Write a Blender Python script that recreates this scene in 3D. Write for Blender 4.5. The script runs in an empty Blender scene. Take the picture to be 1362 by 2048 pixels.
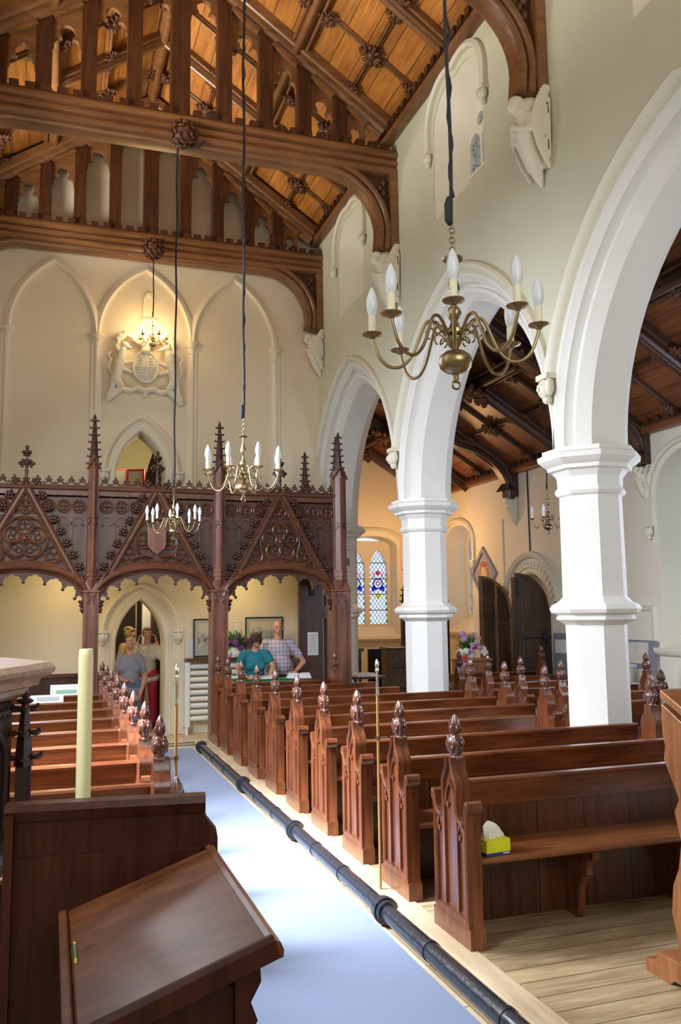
import bpy, bmesh, math, random
from mathutils import Vector, Matrix, Euler
from mathutils.geometry import tessellate_polygon
random.seed(7)
PI = math.pi
SC = bpy.context.scene
COL = SC.collection
RAD = math.radians

# ------------------------------------------------------------------ camera
def cam_axes(yaw, pitch, roll):
    fw = Vector((math.sin(yaw)*math.cos(pitch), math.cos(yaw)*math.cos(pitch), math.sin(pitch)))
    r = Vector((math.cos(yaw), -math.sin(yaw), 0)); u = r.cross(fw)
    c, s = math.cos(roll), math.sin(roll)
    return c*r+s*u, -s*r+c*u, fw
cr_, cu_, cf_ = cam_axes(RAD(18.75), RAD(6.55), RAD(-0.7))
cam_data = bpy.data.cameras.new('camera')
cam_data.sensor_fit = 'VERTICAL'; cam_data.sensor_height = 36; cam_data.sensor_width = 24
cam_data.lens = 1700/2048*36
cam_data.clip_start = 0.05; cam_data.clip_end = 200
cam = bpy.data.objects.new('camera', cam_data); COL.objects.link(cam)
M = Matrix.Identity(4)
for i in range(3):
    M[i][0] = cr_[i]; M[i][1] = cu_[i]; M[i][2] = -cf_[i]
M[2][3] = 1.75
cam.matrix_world = M
SC.camera = cam

# ------------------------------------------------------------------ world, lights, exposure
world = bpy.data.worlds.new('world'); SC.world = world; world.use_nodes = True
wn = world.node_tree.nodes; wl = world.node_tree.links
bg = wn['Background']
bg.inputs[0].default_value = (0.86, 0.92, 1.0, 1); bg.inputs[1].default_value = 1.0
SC.view_settings.view_transform = 'Standard'
SC.view_settings.look = 'None'
SC.view_settings.gamma = 1
SC.view_settings.exposure = 0.13
SC.view_settings.use_curve_mapping = False

def area(name, loc, target, sx, sy, power, color):
    d = bpy.data.lights.new(name, 'AREA'); d.shape = 'RECTANGLE'; d.size = sx; d.size_y = sy
    d.energy = power; d.color = color
    o = bpy.data.objects.new(name, d); COL.objects.link(o); o.location = loc
    v = Vector(target)-Vector(loc); o.rotation_euler = v.to_track_quat('-Z', 'Y').to_euler()
    return o
def point(name, loc, power, color, r=.1):
    d = bpy.data.lights.new(name, 'POINT'); d.energy = power; d.color = color; d.shadow_soft_size = r
    o = bpy.data.objects.new(name, d); COL.objects.link(o); o.location = loc; return o
# daylight from the great chancel window behind the camera
area('chancel_window_daylight', (1.25, -2.9, 4.6), (1.25, 8, 5.6), 3.2, 3.6, 150, (1, .97, .90))
# daylight through the windows of the left wall
area('left_window_daylight', (-1.30, 5.6, 3.6), (1.9, 6.4, 0), 1.3, 2.6, 330, (.80, .87, 1)).data.spread = RAD(130)
area('left_window_daylight', (-1.30, 8.9, 3.6), (1.7, 8.9, 0), 1.3, 2.6, 150, (.84, .90, 1))
area('left_window_daylight', (-1.30, 2.4, 3.6), (1.7, 2.6, 0), 1.3, 2.6, 18, (.84, .90, 1))
area('left_window_sunlight', (-1.25, 5.3, 3.5), (1.35, 6.0, 0), .7, 1.3, 105, (.80, .86, 1)).data.spread = RAD(52)
area('left_window_sunlight', (-1.25, 2.6, 3.5), (1.35, 3.5, 0), .5, 1.0, 7, (.80, .86, 1)).data.spread = RAD(45)
# added fill from the left side, aimed up to brighten the roof
for y_, p_ in ((4.2, 105), (7.65, 105), (11.0, 85)):
    area('left_roof_fill', (-1.36, y_, 6.5), (2.2, y_, 9.6), 1.0, .9, p_, (1, .93, .80)).data.spread = RAD(95)
# daylight through the windows of the right aisle wall
area('aisle_window_daylight', (7.35, 8.0, 2.3), (4.5, 6.5, 1.0), 1.3, 2.0, 55, (.72, .80, 1))
area('aisle_window_daylight', (7.35, 4.6, 2.3), (4.5, 6.5, 2.5), 1.3, 2.0, 50, (.72, .80, 1))
# lamps
point('aisle_wall_lamp', (6.3, 14.6, 3.0), 60, (1, .52, .20), .25)
point('gallery_underside_lamp', (.2, 11.95, 2.15), 13, (1, .76, .36), .15)
point('gallery_underside_lamp', (2.6, 12.0, 2.15), 13, (1, .76, .36), .15)
point('vestry_lamp', (1.6, 14.6, 4.2), 26, (1, .90, .60), .2)
point('tower_room_fill', (1.3, 13.5, 2.15), 15, (1, .85, .60), .15)  # added fill that brightens the white post and the doorway figures

# ------------------------------------------------------------------ materials
def newmat(name):
    m = bpy.data.materials.new(name); m.use_nodes = True
    return m, m.node_tree.nodes, m.node_tree.links, m.node_tree.nodes['Principled BSDF']
def plain(name, col, rough=.5, metal=0, coat=0, emit=0, ecol=None, bump=0, bscale=60, spec=.5, trans=0, var=0, vscale=3):
    m, n, l, b = newmat(name)
    b.inputs['Base Color'].default_value = (*col, 1); b.inputs['Roughness'].default_value = rough
    b.inputs['Metallic'].default_value = metal; b.inputs['Coat Weight'].default_value = coat
    b.inputs['Specular IOR Level'].default_value = spec
    b.inputs['Transmission Weight'].default_value = trans
    if emit:
        b.inputs['Emission Color'].default_value = (*(ecol or col), 1); b.inputs['Emission Strength'].default_value = emit
    tc = n.new('ShaderNodeTexCoord')
    if var:
        t = n.new('ShaderNodeTexNoise'); t.inputs['Scale'].default_value = vscale; t.inputs['Detail'].default_value = 5
        l.new(tc.outputs['Object'], t.inputs['Vector'])
        r = n.new('ShaderNodeValToRGB'); r.color_ramp.elements[0].position = .3; r.color_ramp.elements[1].position = .7
        r.color_ramp.elements[0].color = (*[c*(1-var) for c in col], 1); r.color_ramp.elements[1].color = (*[min(1, c*(1+var*.6)) for c in col], 1)
        l.new(t.outputs['Fac'], r.inputs['Fac']); l.new(r.outputs['Color'], b.inputs['Base Color'])
    if bump:
        t = n.new('ShaderNodeTexNoise'); t.inputs['Scale'].default_value = bscale; t.inputs['Detail'].default_value = 3
        l.new(tc.outputs['Object'], t.inputs['Vector'])
        bp = n.new('ShaderNodeBump'); bp.inputs['Strength'].default_value = bump; bp.inputs['Distance'].default_value = .02
        l.new(t.outputs['Fac'], bp.inputs['Height']); l.new(bp.outputs['Normal'], b.inputs['Normal'])
    return m
def wood(name, c0, c1, axis='X', rough=.32, coat=.25, scale=1.0, plank=None, plank_axis='Y', pw=.15, bump=.15, knots=0, pdark=.35, spec=.5):
    """grain along `axis`; optional plank joints every pw metres along plank_axis"""
    m, n, l, b = newmat(name)
    tc = n.new('ShaderNodeTexCoord'); mp = n.new('ShaderNodeMapping')
    l.new(tc.outputs['Object'], mp.inputs['Vector'])
    s = {'X': (1.2, 16, 16), 'Y': (16, 1.2, 16), 'Z': (16, 16, 1.2)}[axis]
    mp.inputs['Scale'].default_value = tuple(v*scale for v in s)
    t = n.new('ShaderNodeTexNoise'); t.inputs['Scale'].default_value = 1.6; t.inputs['Detail'].default_value = 8; t.inputs['Roughness'].default_value = .65
    t.inputs['Distortion'].default_value = .6
    l.new(mp.outputs[0], t.inputs['Vector'])
    r = n.new('ShaderNodeValToRGB'); r.color_ramp.elements[0].position = .32; r.color_ramp.elements[1].position = .68
    r.color_ramp.elements[0].color = (*c0, 1); r.color_ramp.elements[1].color = (*c1, 1)
    l.new(t.outputs['Fac'], r.inputs['Fac'])
    out = r.outputs['Color']
    t2 = n.new('ShaderNodeTexNoise'); t2.inputs['Scale'].default_value = 1.7*scale; t2.inputs['Detail'].default_value = 2
    l.new(tc.outputs['Object'], t2.inputs['Vector'])
    mx = n.new('ShaderNodeMix'); mx.data_type = 'RGBA'; mx.blend_type = 'MULTIPLY'; mx.inputs[0].default_value = .75
    r2 = n.new('ShaderNodeValToRGB'); r2.color_ramp.elements[0].position = .35; r2.color_ramp.elements[1].position = .65
    r2.color_ramp.elements[0].color = (.62, .58, .55, 1); r2.color_ramp.elements[1].color = (1.0, 1.0, 1.0, 1)
    l.new(t2.outputs['Fac'], r2.inputs['Fac']); l.new(out, mx.inputs[6]); l.new(r2.outputs['Color'], mx.inputs[7])
    out = mx.outputs[2]
    hgt = t.outputs['Fac']
    if plank:
        sx = n.new('ShaderNodeSeparateXYZ'); l.new(tc.outputs['Object'], sx.inputs[0])
        dv = n.new('ShaderNodeMath'); dv.operation = 'DIVIDE'; l.new(sx.outputs[plank_axis], dv.inputs[0]); dv.inputs[1].default_value = pw
        fr = n.new('ShaderNodeMath'); fr.operation = 'FRACT'; l.new(dv.outputs[0], fr.inputs[0])
        fl = n.new('ShaderNodeMath'); fl.operation = 'FLOOR'; l.new(dv.outputs[0], fl.inputs[0])
        wn_ = n.new('ShaderNodeTexWhiteNoise'); wn_.noise_dimensions = '1D'; l.new(fl.outputs[0], wn_.inputs['W'])
        mr = n.new('ShaderNodeMapRange'); mr.inputs['To Min'].default_value = .78; mr.inputs['To Max'].default_value = 1.12
        l.new(wn_.outputs['Value'], mr.inputs['Value'])
        m2 = n.new('ShaderNodeVectorMath'); m2.operation = 'SCALE'; l.new(out, m2.inputs[0]); l.new(mr.outputs[0], m2.inputs['Scale'])
        ab = n.new('ShaderNodeMath'); ab.operation = 'LESS_THAN'; l.new(fr.outputs[0], ab.inputs[0]); ab.inputs[1].default_value = .012/pw*.6
        m3 = n.new('ShaderNodeMix'); m3.data_type = 'RGBA'; l.new(ab.outputs[0], m3.inputs[0]); l.new(m2.outputs[0], m3.inputs[6])
        m3.inputs[7].default_value = (*[c*pdark for c in c0], 1)
        out = m3.outputs[2]
    if knots:
        v = n.new('ShaderNodeTexNoise'); v.inputs['Scale'].default_value = 2.3; v.inputs['Detail'].default_value = 6; v.inputs['Roughness'].default_value = .7
        mp2 = n.new('ShaderNodeMapping'); mp2.inputs['Scale'].default_value = (.7, 4, 1); l.new(tc.outputs['Object'], mp2.inputs['Vector']); l.new(mp2.outputs[0], v.inputs['Vector'])
        r3 = n.new('ShaderNodeValToRGB'); r3.color_ramp.elements[0].position = .30; r3.color_ramp.elements[1].position = .48
        r3.color_ramp.elements[0].color = (.42, .36, .30, 1); r3.color_ramp.elements[1].color = (1, 1, 1, 1)
        l.new(v.outputs['Fac'], r3.inputs['Fac'])
        m4 = n.new('ShaderNodeMix'); m4.data_type = 'RGBA'; m4.blend_type = 'MULTIPLY'; m4.inputs[0].default_value = knots
        l.new(out, m4.inputs[6]); l.new(r3.outputs['Color'], m4.inputs[7]); out = m4.outputs[2]
    l.new(out, b.inputs['Base Color'])
    b.inputs['Specular IOR Level'].default_value = spec; b.inputs['Roughness'].default_value = rough; b.inputs['Coat Weight'].default_value = coat; b.inputs['Coat Roughness'].default_value = .25
    bp = n.new('ShaderNodeBump'); bp.inputs['Strength'].default_value = bump; bp.inputs['Distance'].default_value = .01
    l.new(hgt, bp.inputs['Height']); l.new(bp.outputs['Normal'], b.inputs['Normal'])
    return m
PL = plain('cream_plaster', (.80, .765, .655), .75, bump=.12, bscale=14, var=.05, vscale=1.2)
PLC = plain('cream_stone_trim', (.88, .80, .625), .65, bump=.05, bscale=20)
PLR = plain('cream_limewash_end', (.86, .75, .545), .75, bump=.12, bscale=14, var=.06, vscale=1.0)
PLN = plain('cream_limewash_nave', (.655, .665, .505), .75, bump=.12, bscale=14, var=.05, vscale=1.2)
PLT = plain('trim_plaster', (.76, .73, .62), .6, bump=.05, bscale=20)
ST = plain('painted_stone', (.80, .795, .75), .6, bump=.06, bscale=18, var=.03)
CARV = plain('painted_carving', (.80, .76, .62), .65, bump=.2, bscale=40)
OAK = wood('pew_oak', (.070, .017, .006), (.22, .064, .018), 'X', .27, .35, pdark=.2)
OAKZ = wood('pew_oak_upright', (.090, .024, .009), (.27, .085, .030), 'Z', .27, .35)
OAKP = wood('pew_panel_oak', (.050, .014, .006), (.155, .048, .017), 'Z', .34, .25, plank=True, plank_axis='X', pw=.30, pdark=.15)
SEAT = wood('pew_seat_oak', (.15, .047, .013), (.32, .115, .034), 'X', .28, .4)
SCR = wood('screen_oak', (.040, .014, .010), (.115, .042, .028), 'Z', .36, .2)
SCRH = wood('screen_oak_moulding', (.070, .024, .012), (.20, .075, .034), 'X', .34, .2)
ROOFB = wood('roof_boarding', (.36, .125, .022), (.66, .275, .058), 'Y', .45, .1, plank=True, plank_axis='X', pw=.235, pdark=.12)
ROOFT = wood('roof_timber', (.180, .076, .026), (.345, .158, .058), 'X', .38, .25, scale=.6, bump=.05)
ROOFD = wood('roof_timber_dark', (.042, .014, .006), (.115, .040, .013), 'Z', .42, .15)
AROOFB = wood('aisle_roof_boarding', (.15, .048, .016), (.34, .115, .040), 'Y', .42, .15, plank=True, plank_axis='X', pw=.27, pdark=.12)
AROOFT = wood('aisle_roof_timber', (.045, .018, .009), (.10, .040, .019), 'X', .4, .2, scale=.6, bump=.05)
BOSS = plain('carved_boss_oak', (.115, .042, .016), .5, bump=.3, bscale=60)
DARK = plain('dark_carved_oak', (.035, .016, .012), .4, coat=.2, bump=.15, bscale=50)
FLB = wood('floor_boards', (.33, .23, .115), (.60, .46, .26), 'X', .5, .0, plank=True, plank_axis='Y', pw=.14, knots=.9, bump=.2)
KERB = wood('kerb_boards', (.50, .38, .22), (.70, .56, .36), 'Y', .5, .1)
PIPE = plain('black_painted_iron', (.030, .034, .042), .30, metal=.3, coat=.4, bump=.25, bscale=25)
BRASS = plain('aged_brass', (.36, .275, .15), .34, metal=1)
BRASSP = plain('polished_brass', (.66, .48, .24), .24, metal=1)
IVORY = plain('ivory_sleeve', (.86, .81, .62), .5)
BULB = plain('frosted_bulb', (.74, .79, .87), .35, coat=.3)
BULBON = plain('lit_bulb', (1, .85, .6), .4, emit=14, ecol=(1, .72, .34))
ROPE = plain('dark_rope', (.022, .024, .034), .7, bump=.5, bscale=90)
WAX = plain('beeswax', (.82, .76, .42), .45, bump=.05)
WHITE = plain('white_enamel', (.84, .83, .76), .4)
BLACK = plain('black_matt', (.012, .012, .014), .5)
SKIN = plain('skin', (.66, .36, .24), .5)
LEAFM = plain('leaf_green', (.10, .24, .05), .5)

# ------------------------------------------------------------------ mesh helpers
class MB:
    def __init__(s): s.v = []; s.f = []
    def add(s, vs, fs):
        k = len(s.v); s.v += [tuple(p) for p in vs]; s.f += [tuple(i+k for i in f) for f in fs]; return s
    def box(s, x0, x1, y0, y1, z0, z1):
        vs = [(x, y, z) for z in (z0, z1) for y in (y0, y1) for x in (x0, x1)]
        return s.add(vs, [(0, 2, 3, 1), (4, 5, 7, 6), (0, 1, 5, 4), (2, 6, 7, 3), (0, 4, 6, 2), (1, 3, 7, 5)])
    def prism(s, pts, axis, a0, a1):
        mp = {'X': lambda p, a: (a, p[0], p[1]), 'Y': lambda p, a: (p[0], a, p[1]), 'Z': lambda p, a: (p[0], p[1], a)}[axis]
        return s.slab(pts, [], lambda u, v, o: mp((u, v), o), a0, a1)
    def slab(s, outer, holes, mp, o0, o1):
        polys = [outer]+list(holes)
        tri = tessellate_polygon([[Vector((p[0], p[1], 0)) for p in q] for q in polys])
        flat = [p for q in polys for p in q]; n = len(flat)
        vs = [mp(p[0], p[1], o0) for p in flat]+[mp(p[0], p[1], o1) for p in flat]
        fs = [tuple(t) for t in tri]+[(t[2]+n, t[1]+n, t[0]+n) for t in tri]
        k = 0
        for q in polys:
            m = len(q)
            for i in range(m): j = (i+1) % m; fs.append((k+i, k+j, k+j+n, k+i+n))
            k += m
        return s.add(vs, fs)
    def tube(s, path, r, n=8, closed=False, cap=True):
        P = [Vector(p) for p in path]; m = len(P)
        if not hasattr(r, '__len__'): r = [r]*m
        T = []
        for i in range(m):
            a = P[i-1] if (i > 0 or closed) else P[i]; b = P[(i+1) % m] if (i < m-1 or closed) else P[i]
            t = (b-a); T.append(t.normalized() if t.length > 1e-9 else Vector((0, 0, 1)))
        ref = Vector((0, 0, 1)) if abs(T[0].z) < .9 else Vector((1, 0, 0))
        u = T[0].cross(ref).normalized(); vs = []
        for i in range(m):
            u = (u - T[i]*u.dot(T[i]))
            if u.length < 1e-6: u = T[i].orthogonal()
            u.normalize(); w = T[i].cross(u)
            for k in range(n):
                a = 2*PI*k/n; vs.append(P[i]+(u*math.cos(a)+w*math.sin(a))*r[i])
        fs = []
        for i in range(m if closed else m-1):
            j = (i+1) % m
            for k in range(n): fs.append((i*n+k, i*n+(k+1) % n, j*n+(k+1) % n, j*n+k))
        if cap and not closed: fs += [tuple(range(n))[::-1], tuple(range((m-1)*n, m*n))]
        return s.add(vs, fs)
    def lathe(s, prof, c=(0, 0, 0), n=16, mod=None):
        vs = []
        for i, (r, z) in enumerate(prof):
            for k in range(n):
                a = 2*PI*k/n; rr = r*(mod(a, i/(len(prof)-1)) if mod else 1)
                vs.append((c[0]+rr*math.cos(a), c[1]+rr*math.sin(a), c[2]+z))
        fs = [(i*n+k, i*n+(k+1) % n, (i+1)*n+(k+1) % n, (i+1)*n+k) for i in range(len(prof)-1) for k in range(n)]
        fs += [tuple(range(n))[::-1], tuple(range((len(prof)-1)*n, len(prof)*n))]
        return s.add(vs, fs)
    def sweep(s, path, prof, mp, closed=False, capp=True, closep=True):
        """path: 2D points in a plane; prof: (n, o) offsets: n along the left-hand normal, o out of the plane; mp(u,v,o)->xyz"""
        m = len(path); N = []
        for i in range(m):
            a = path[i-1] if (i > 0 or closed) else None; b = path[(i+1) % m] if (i < m-1 or closed) else None
            p = path[i]; ds = []
            if a: d = Vector((p[0]-a[0], p[1]-a[1])); ds.append(d.normalized())
            if b: d = Vector((b[0]-p[0], b[1]-p[1])); ds.append(d.normalized())
            ns = [Vector((-d.y, d.x)) for d in ds]
            nn = sum(ns, Vector((0, 0)))
            nn = nn.normalized() if nn.length > 1e-6 else ns[0]
            k = max(.35, nn.dot(ns[0])); N.append(nn/k)
        q = len(prof); vs = []
        for i in range(m):
            for (nn, o) in prof:
                vs.append(mp(path[i][0]+N[i].x*nn, path[i][1]+N[i].y*nn, o))
        fs = []
        for i in range(m if closed else m-1):
            j = (i+1) % m
            for k in range(q if closep else q-1):
                l = (k+1) % q; fs.append((i*q+k, j*q+k, j*q+l, i*q+l))
        if capp and not closed and closep: fs += [tuple(range(q)), tuple(range((m-1)*q, m*q))[::-1]]
        return s.add(vs, fs)
    def bar(s, p0, p1, sec, up):
        """extrude section [(side, h)] from p0 to p1; h along `up`"""
        p0 = Vector(p0); p1 = Vector(p1); d = (p1-p0).normalized(); up = Vector(up); up = (up-d*up.dot(d)).normalized(); sd = d.cross(up)
        n = len(sec); vs = [p0+sd*a+up*b for a, b in sec]+[p1+sd*a+up*b for a, b in sec]
        return s.add(vs, [(i, (i+1) % n, (i+1) % n+n, i+n) for i in range(n)]+[tuple(range(n))[::-1], tuple(range(n, 2*n))])
    def ball(s, c, r, nu=10, nv=6, rot=None):
        if not hasattr(r, '__len__'): r = (r, r, r)
        c = Vector(c); vs = []
        for i in range(nv+1):
            ph = PI*i/nv
            for k in range(nu):
                a = 2*PI*k/nu; p = Vector((r[0]*math.sin(ph)*math.cos(a), r[1]*math.sin(ph)*math.sin(a), r[2]*math.cos(ph)))
                if rot: p = rot @ p
                vs.append(c+p)
        return s.add(vs, [(i*nu+k, (i+1)*nu+k, (i+1)*nu+(k+1) % nu, i*nu+(k+1) % nu) for i in range(nv) for k in range(nu)])
    def cap(s, p0, p1, r0, r1, n=10):
        p0 = Vector(p0); p1 = Vector(p1); d = p1-p0; L = d.length or 1e-4; d = d/L
        path = []; rr = []
        for i in range(4): a = -PI/2+PI/2*(i+.25)/4; path.append(p0+d*r0*math.sin(a)); rr.append(r0*math.cos(a))
        path.append(p0); rr.append(r0); path.append(p1); rr.append(r1)
        for i in range(4): a = PI/2*(i+.75)/4; path.append(p1+d*r1*math.sin(a)); rr.append(r1*math.cos(a))
        return s.tube(path, rr, n)
    def torus(s, c, R, r, nrm=(0, 1, 0), n=20, m=6, a0=0, a1=2*PI):
        nrm = Vector(nrm).normalized(); u = nrm.orthogonal().normalized(); w = nrm.cross(u); c = Vector(c)
        if abs(a1-a0-2*PI) < 1e-3:
            return s.tube([c+(u*math.cos(2*PI*i/n)+w*math.sin(2*PI*i/n))*R for i in range(n)], r, m, closed=True)
        return s.tube([c+(u*math.cos(a0+(a1-a0)*i/n)+w*math.sin(a0+(a1-a0)*i/n))*R for i in range(n+1)], r, m)
    def xf(s, mat):
        s.v = [tuple(mat @ Vector(p)) for p in s.v]; return s
    def merge(s, o, mat=None):
        return s.add([(mat @ Vector(p)) if mat else p for p in o.v], o.f)
    def build(s, name, mat, parent=None, smooth=0, bevel=0):
        me = bpy.data.meshes.new(name); me.from_pydata(s.v, [], s.f); me.update()
        bm = bmesh.new(); bm.from_mesh(me); bmesh.ops.recalc_face_normals(bm, faces=bm.faces); bm.to_mesh(me); bm.free()
        if smooth:
            me.polygons.foreach_set('use_smooth', [True]*len(me.polygons))
            if smooth < 170:
                try: me.set_sharp_from_angle(angle=RAD(smooth))
                except Exception: pass
        if isinstance(mat, (list, tuple)):
            for x in mat: me.materials.append(x)
        else: me.materials.append(mat)
        o = bpy.data.objects.new(name, me); COL.objects.link(o)
        if parent: o.parent = parent
        if bevel:
            md = o.modifiers.new('bevel', 'BEVEL'); md.width = bevel; md.segments = 2; md.limit_method = 'ANGLE'
        return o
def tag(o, label=None, cat=None, group=None, kind=None):
    if label: o['label'] = label
    if cat: o['category'] = cat
    if group: o['group'] = group
    if kind: o['kind'] = kind
    return o
def empty(name, loc=(0, 0, 0), label=None, cat=None, group=None, rz=0):
    o = bpy.data.objects.new(name, None); COL.objects.link(o); o.location = loc; o.rotation_euler = (0, 0, rz)
    o.empty_display_size = .1
    return tag(o, label, cat, group)
def struct(o): o['kind'] = 'structure'; return o
def copy_tree(o, parent=None, label=None):
    c = o.copy(); COL.objects.link(c); c.parent = parent
    if label: c['label'] = label
    for ch in list(o.children): copy_tree(ch, c)
    return c
def organic(mb, name, mat, parent=None, voxel=.01, smooth_it=3):
    me = bpy.data.meshes.new('tmp'); me.from_pydata(mb.v, [], mb.f); me.update()
    o = bpy.data.objects.new('tmp', me); COL.objects.link(o)
    r = o.modifiers.new('r', 'REMESH'); r.mode = 'VOXEL'; r.voxel_size = voxel
    if smooth_it: sm = o.modifiers.new('s', 'SMOOTH'); sm.factor = .5; sm.iterations = smooth_it
    dg = bpy.context.evaluated_depsgraph_get(); dg.update()
    m2 = bpy.data.meshes.new_from_object(o.evaluated_get(dg)); m2.name = name
    bpy.data.objects.remove(o); bpy.data.meshes.remove(me)
    m2.materials.clear(); m2.materials.append(mat)
    m2.polygons.foreach_set('use_smooth', [True]*len(m2.polygons))
    q = bpy.data.objects.new(name, m2); COL.objects.link(q)
    if parent: q.parent = parent
    return q
def parch(a0, a1, zs, za, n=14):
    """two-centred pointed arch from (a0,zs) over apex to (a1,zs)"""
    w = (a1-a0)/2; h = za-zs; R = (w*w+h*h)/(2*w); pts = []
    cx = a0+R; th = math.atan2(h, w-R)
    for i in range(n+1):
        a = PI+(th-PI)*i/n if th > 0 else PI; pts.append((cx+R*math.cos(a), zs+R*math.sin(a)))
    m = (a0+a1)/2
    return pts+[(2*m-p[0], p[1]) for p in pts[-2::-1]]
def round_arch(a0, a1, zs, rise, n=16):
    m = (a0+a1)/2; w = (a1-a0)/2
    return [(m-w*math.cos(PI*i/n), zs+rise*math.sin(PI*i/n)) for i in range(n+1)]
def cusped(a0, a1, zs, za, lobes=3, depth=.5):
    """trefoil-headed opening outline from (a0,zs) to (a1,zs)"""
    w = (a1-a0)/2; m = (a0+a1)/2; H = za-zs
    r = w*.60
    pts = [(a0, zs)]
    for i in range(7): a = PI-i/6*PI*.62; pts.append((a0+r*.75+r*.75*math.cos(a), zs+H*.18+r*.8*math.sin(a)))
    cz = za-r
    for i in range(11): a = PI*1.18-i/10*PI*1.36; pts.append((m+r*math.cos(a), cz+r*math.sin(a)))
    for i in range(7): a = PI*.62-i/6*PI*.62; pts.append((a1-r*.75+r*.75*math.cos(a), zs+H*.18+r*.8*math.sin(a)))
    pts.append((a1, zs))
    return pts
def roll(c, h, r, a0, a1, n=5):
    return [(c+r*math.cos(a0+(a1-a0)*i/n), h+r*math.sin(a0+(a1-a0)*i/n)) for i in range(n+1)]
def mould(w, d):
    """moulded rib section: side fillets, two shoulder rolls, deep hollows and a central roll"""
    rs, rc = .085*w, .15*w
    L = [(-w/2, 0), (-w/2, -.30*d)]+roll(-w/2+rs, -.42*d, rs, PI, 2*PI, 5)[0:]+[(-.27*w, -.36*d), (-.235*w, -.62*d)]+roll(-.0*w, -d+rc, rc*1.15, PI, 2*PI, 7)+[(.235*w, -.62*d), (.27*w, -.36*d)]+roll(w/2-rs, -.42*d, rs, PI, 2*PI, 5)+[(w/2, -.30*d), (w/2, 0)]
    return L
def NX(x0): return lambda u, v, o: (x0-o, u, v)      # plane facing the nave (-X), u = Y
def NY(y0): return lambda u, v, o: (u, y0-o, v)      # plane facing the camera (-Y), u = X
# ================================================================== SETTING
NX0, NX1, NCX = -1.45, 3.95, 1.27      # nave side walls, centre line
AX = 7.5                               # aisle outer wall
YW = 12.65                             # nave end wall
PIERS = [-.7, 2.65, 6.05, 9.45, 12.85]
ZS = 3.05
# stone floor with slabs
m, n, l, b = newmat('stone_slabs')
tc = n.new('ShaderNodeTexCoord'); mp_ = n.new('ShaderNodeMapping'); mp_.inputs['Rotation'].default_value = (0, 0, PI/2); l.new(tc.outputs['Object'], mp_.inputs['Vector'])
bk = n.new('ShaderNodeTexBrick'); bk.inputs['Scale'].default_value = 1; bk.inputs['Brick Width'].default_value = .9; bk.inputs['Row Height'].default_value = .45
bk.inputs['Mortar Size'].default_value = .006
bk.inputs['Color1'].default_value = (.66, .50, .30, 1); bk.inputs['Color2'].default_value = (.74, .60, .40, 1); bk.inputs['Mortar'].default_value = (.32, .24, .15, 1)
l.new(mp_.outputs[0], bk.inputs['Vector'])
ns = n.new('ShaderNodeTexNoise'); ns.inputs['Scale'].default_value = 6; ns.inputs['Detail'].default_value = 6; l.new(tc.outputs['Object'], ns.inputs['Vector'])
mxx = n.new('ShaderNodeMix'); mxx.data_type = 'RGBA'; mxx.blend_type = 'OVERLAY'; mxx.inputs[0].default_value = .35
l.new(bk.outputs['Color'], mxx.inputs[6]); l.new(ns.outputs['Fac'], mxx.inputs[7]); l.new(mxx.outputs[2], b.inputs['Base Color']); b.inputs['Roughness'].default_value = .42
STONE = m
struct(MB().box(-6, 8.3, -3.5, 16.2, -.12, 0).build('floor', STONE))
struct(MB().box(1.895, AX, 1.2, 11.25, .002, .1).build('floor', FLB))
struct(MB().box(1.855, 1.995, -3, 11.25, .001, .106).build('trim_1', KERB, bevel=.008))
struct(MB().box(NX0, .60, 4.2, 11.0, .002, .09).build('floor', FLB))
# grating at the foot of the far door
gr = empty('floor_grating', (1.25, 11.6, 0), 'dark iron floor grating across the aisle between the carpet and the far doorway', 'grating')
g = MB()
for i in range(42): g.box(-.55+i*.028, -.545+i*.028, -.12, .12, .001, .008)
g.box(-.56, .62, -.13, -.12, .001, .009); g.box(-.56, .62, .12, .13, .001, .009)
g.build('lattice', PIPE, gr)

# ---- arcade wall between nave and aisle (holes: three arches seen, high windows)
CL = [(4.22, 1.16), (7.65, 1.16), (11.06, 1.10)]
ZWB, ZWT = 6.05, 7.02
def arc_pts(y0, off=.24, z0=ZS, n=16):
    """pointed arch between pier centres y0..y0+3.4, offset `off` from the intrados"""
    a0 = y0+.25; a1 = y0+3.15 if y0 > 2.6 else y0+3.15; mid = (a0+a1)/2; w = (a1-a0)/2; h = 1.92
    R = (w*w+h*h)/(2*w); cx = a0+R; Ro = R+off
    zz = z0
    th0 = PI-math.asin((zz-ZS)/Ro); th1 = math.acos((mid-cx)/Ro)
    L = [(cx+Ro*math.cos(th0+(th1-th0)*i/n), ZS+Ro*math.sin(th0+(th1-th0)*i/n)) for i in range(n+1)]
    return L+[(2*mid-p[0], p[1]) for p in L[-2::-1]]
bays = [PIERS[0]+.0, PIERS[1], PIERS[2], PIERS[3]]
outer = [(-3.4, ZS)]
for y in bays: outer += arc_pts(y)
outer += [(YW+.25, ZS), (YW+.25, 0.0), (16.2, 0.0), (16.2, 8.6), (-3.4, 8.6)]
def win_outline(c, w, zb, zs, za, n=8):
    return [(c-w/2, zb)]+parch(c-w/2, c+w/2, zs, za, n)+[(c+w/2, zb)]
holes = [win_outline(c, w, ZWB, ZWT, 7.42) for c, w in CL]
wall = MB().slab(outer, holes, lambda u, v, o: (o, u, v), NX1, NX1+.7)
struct(wall.build('wall_right', PLN, smooth=30))
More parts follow.
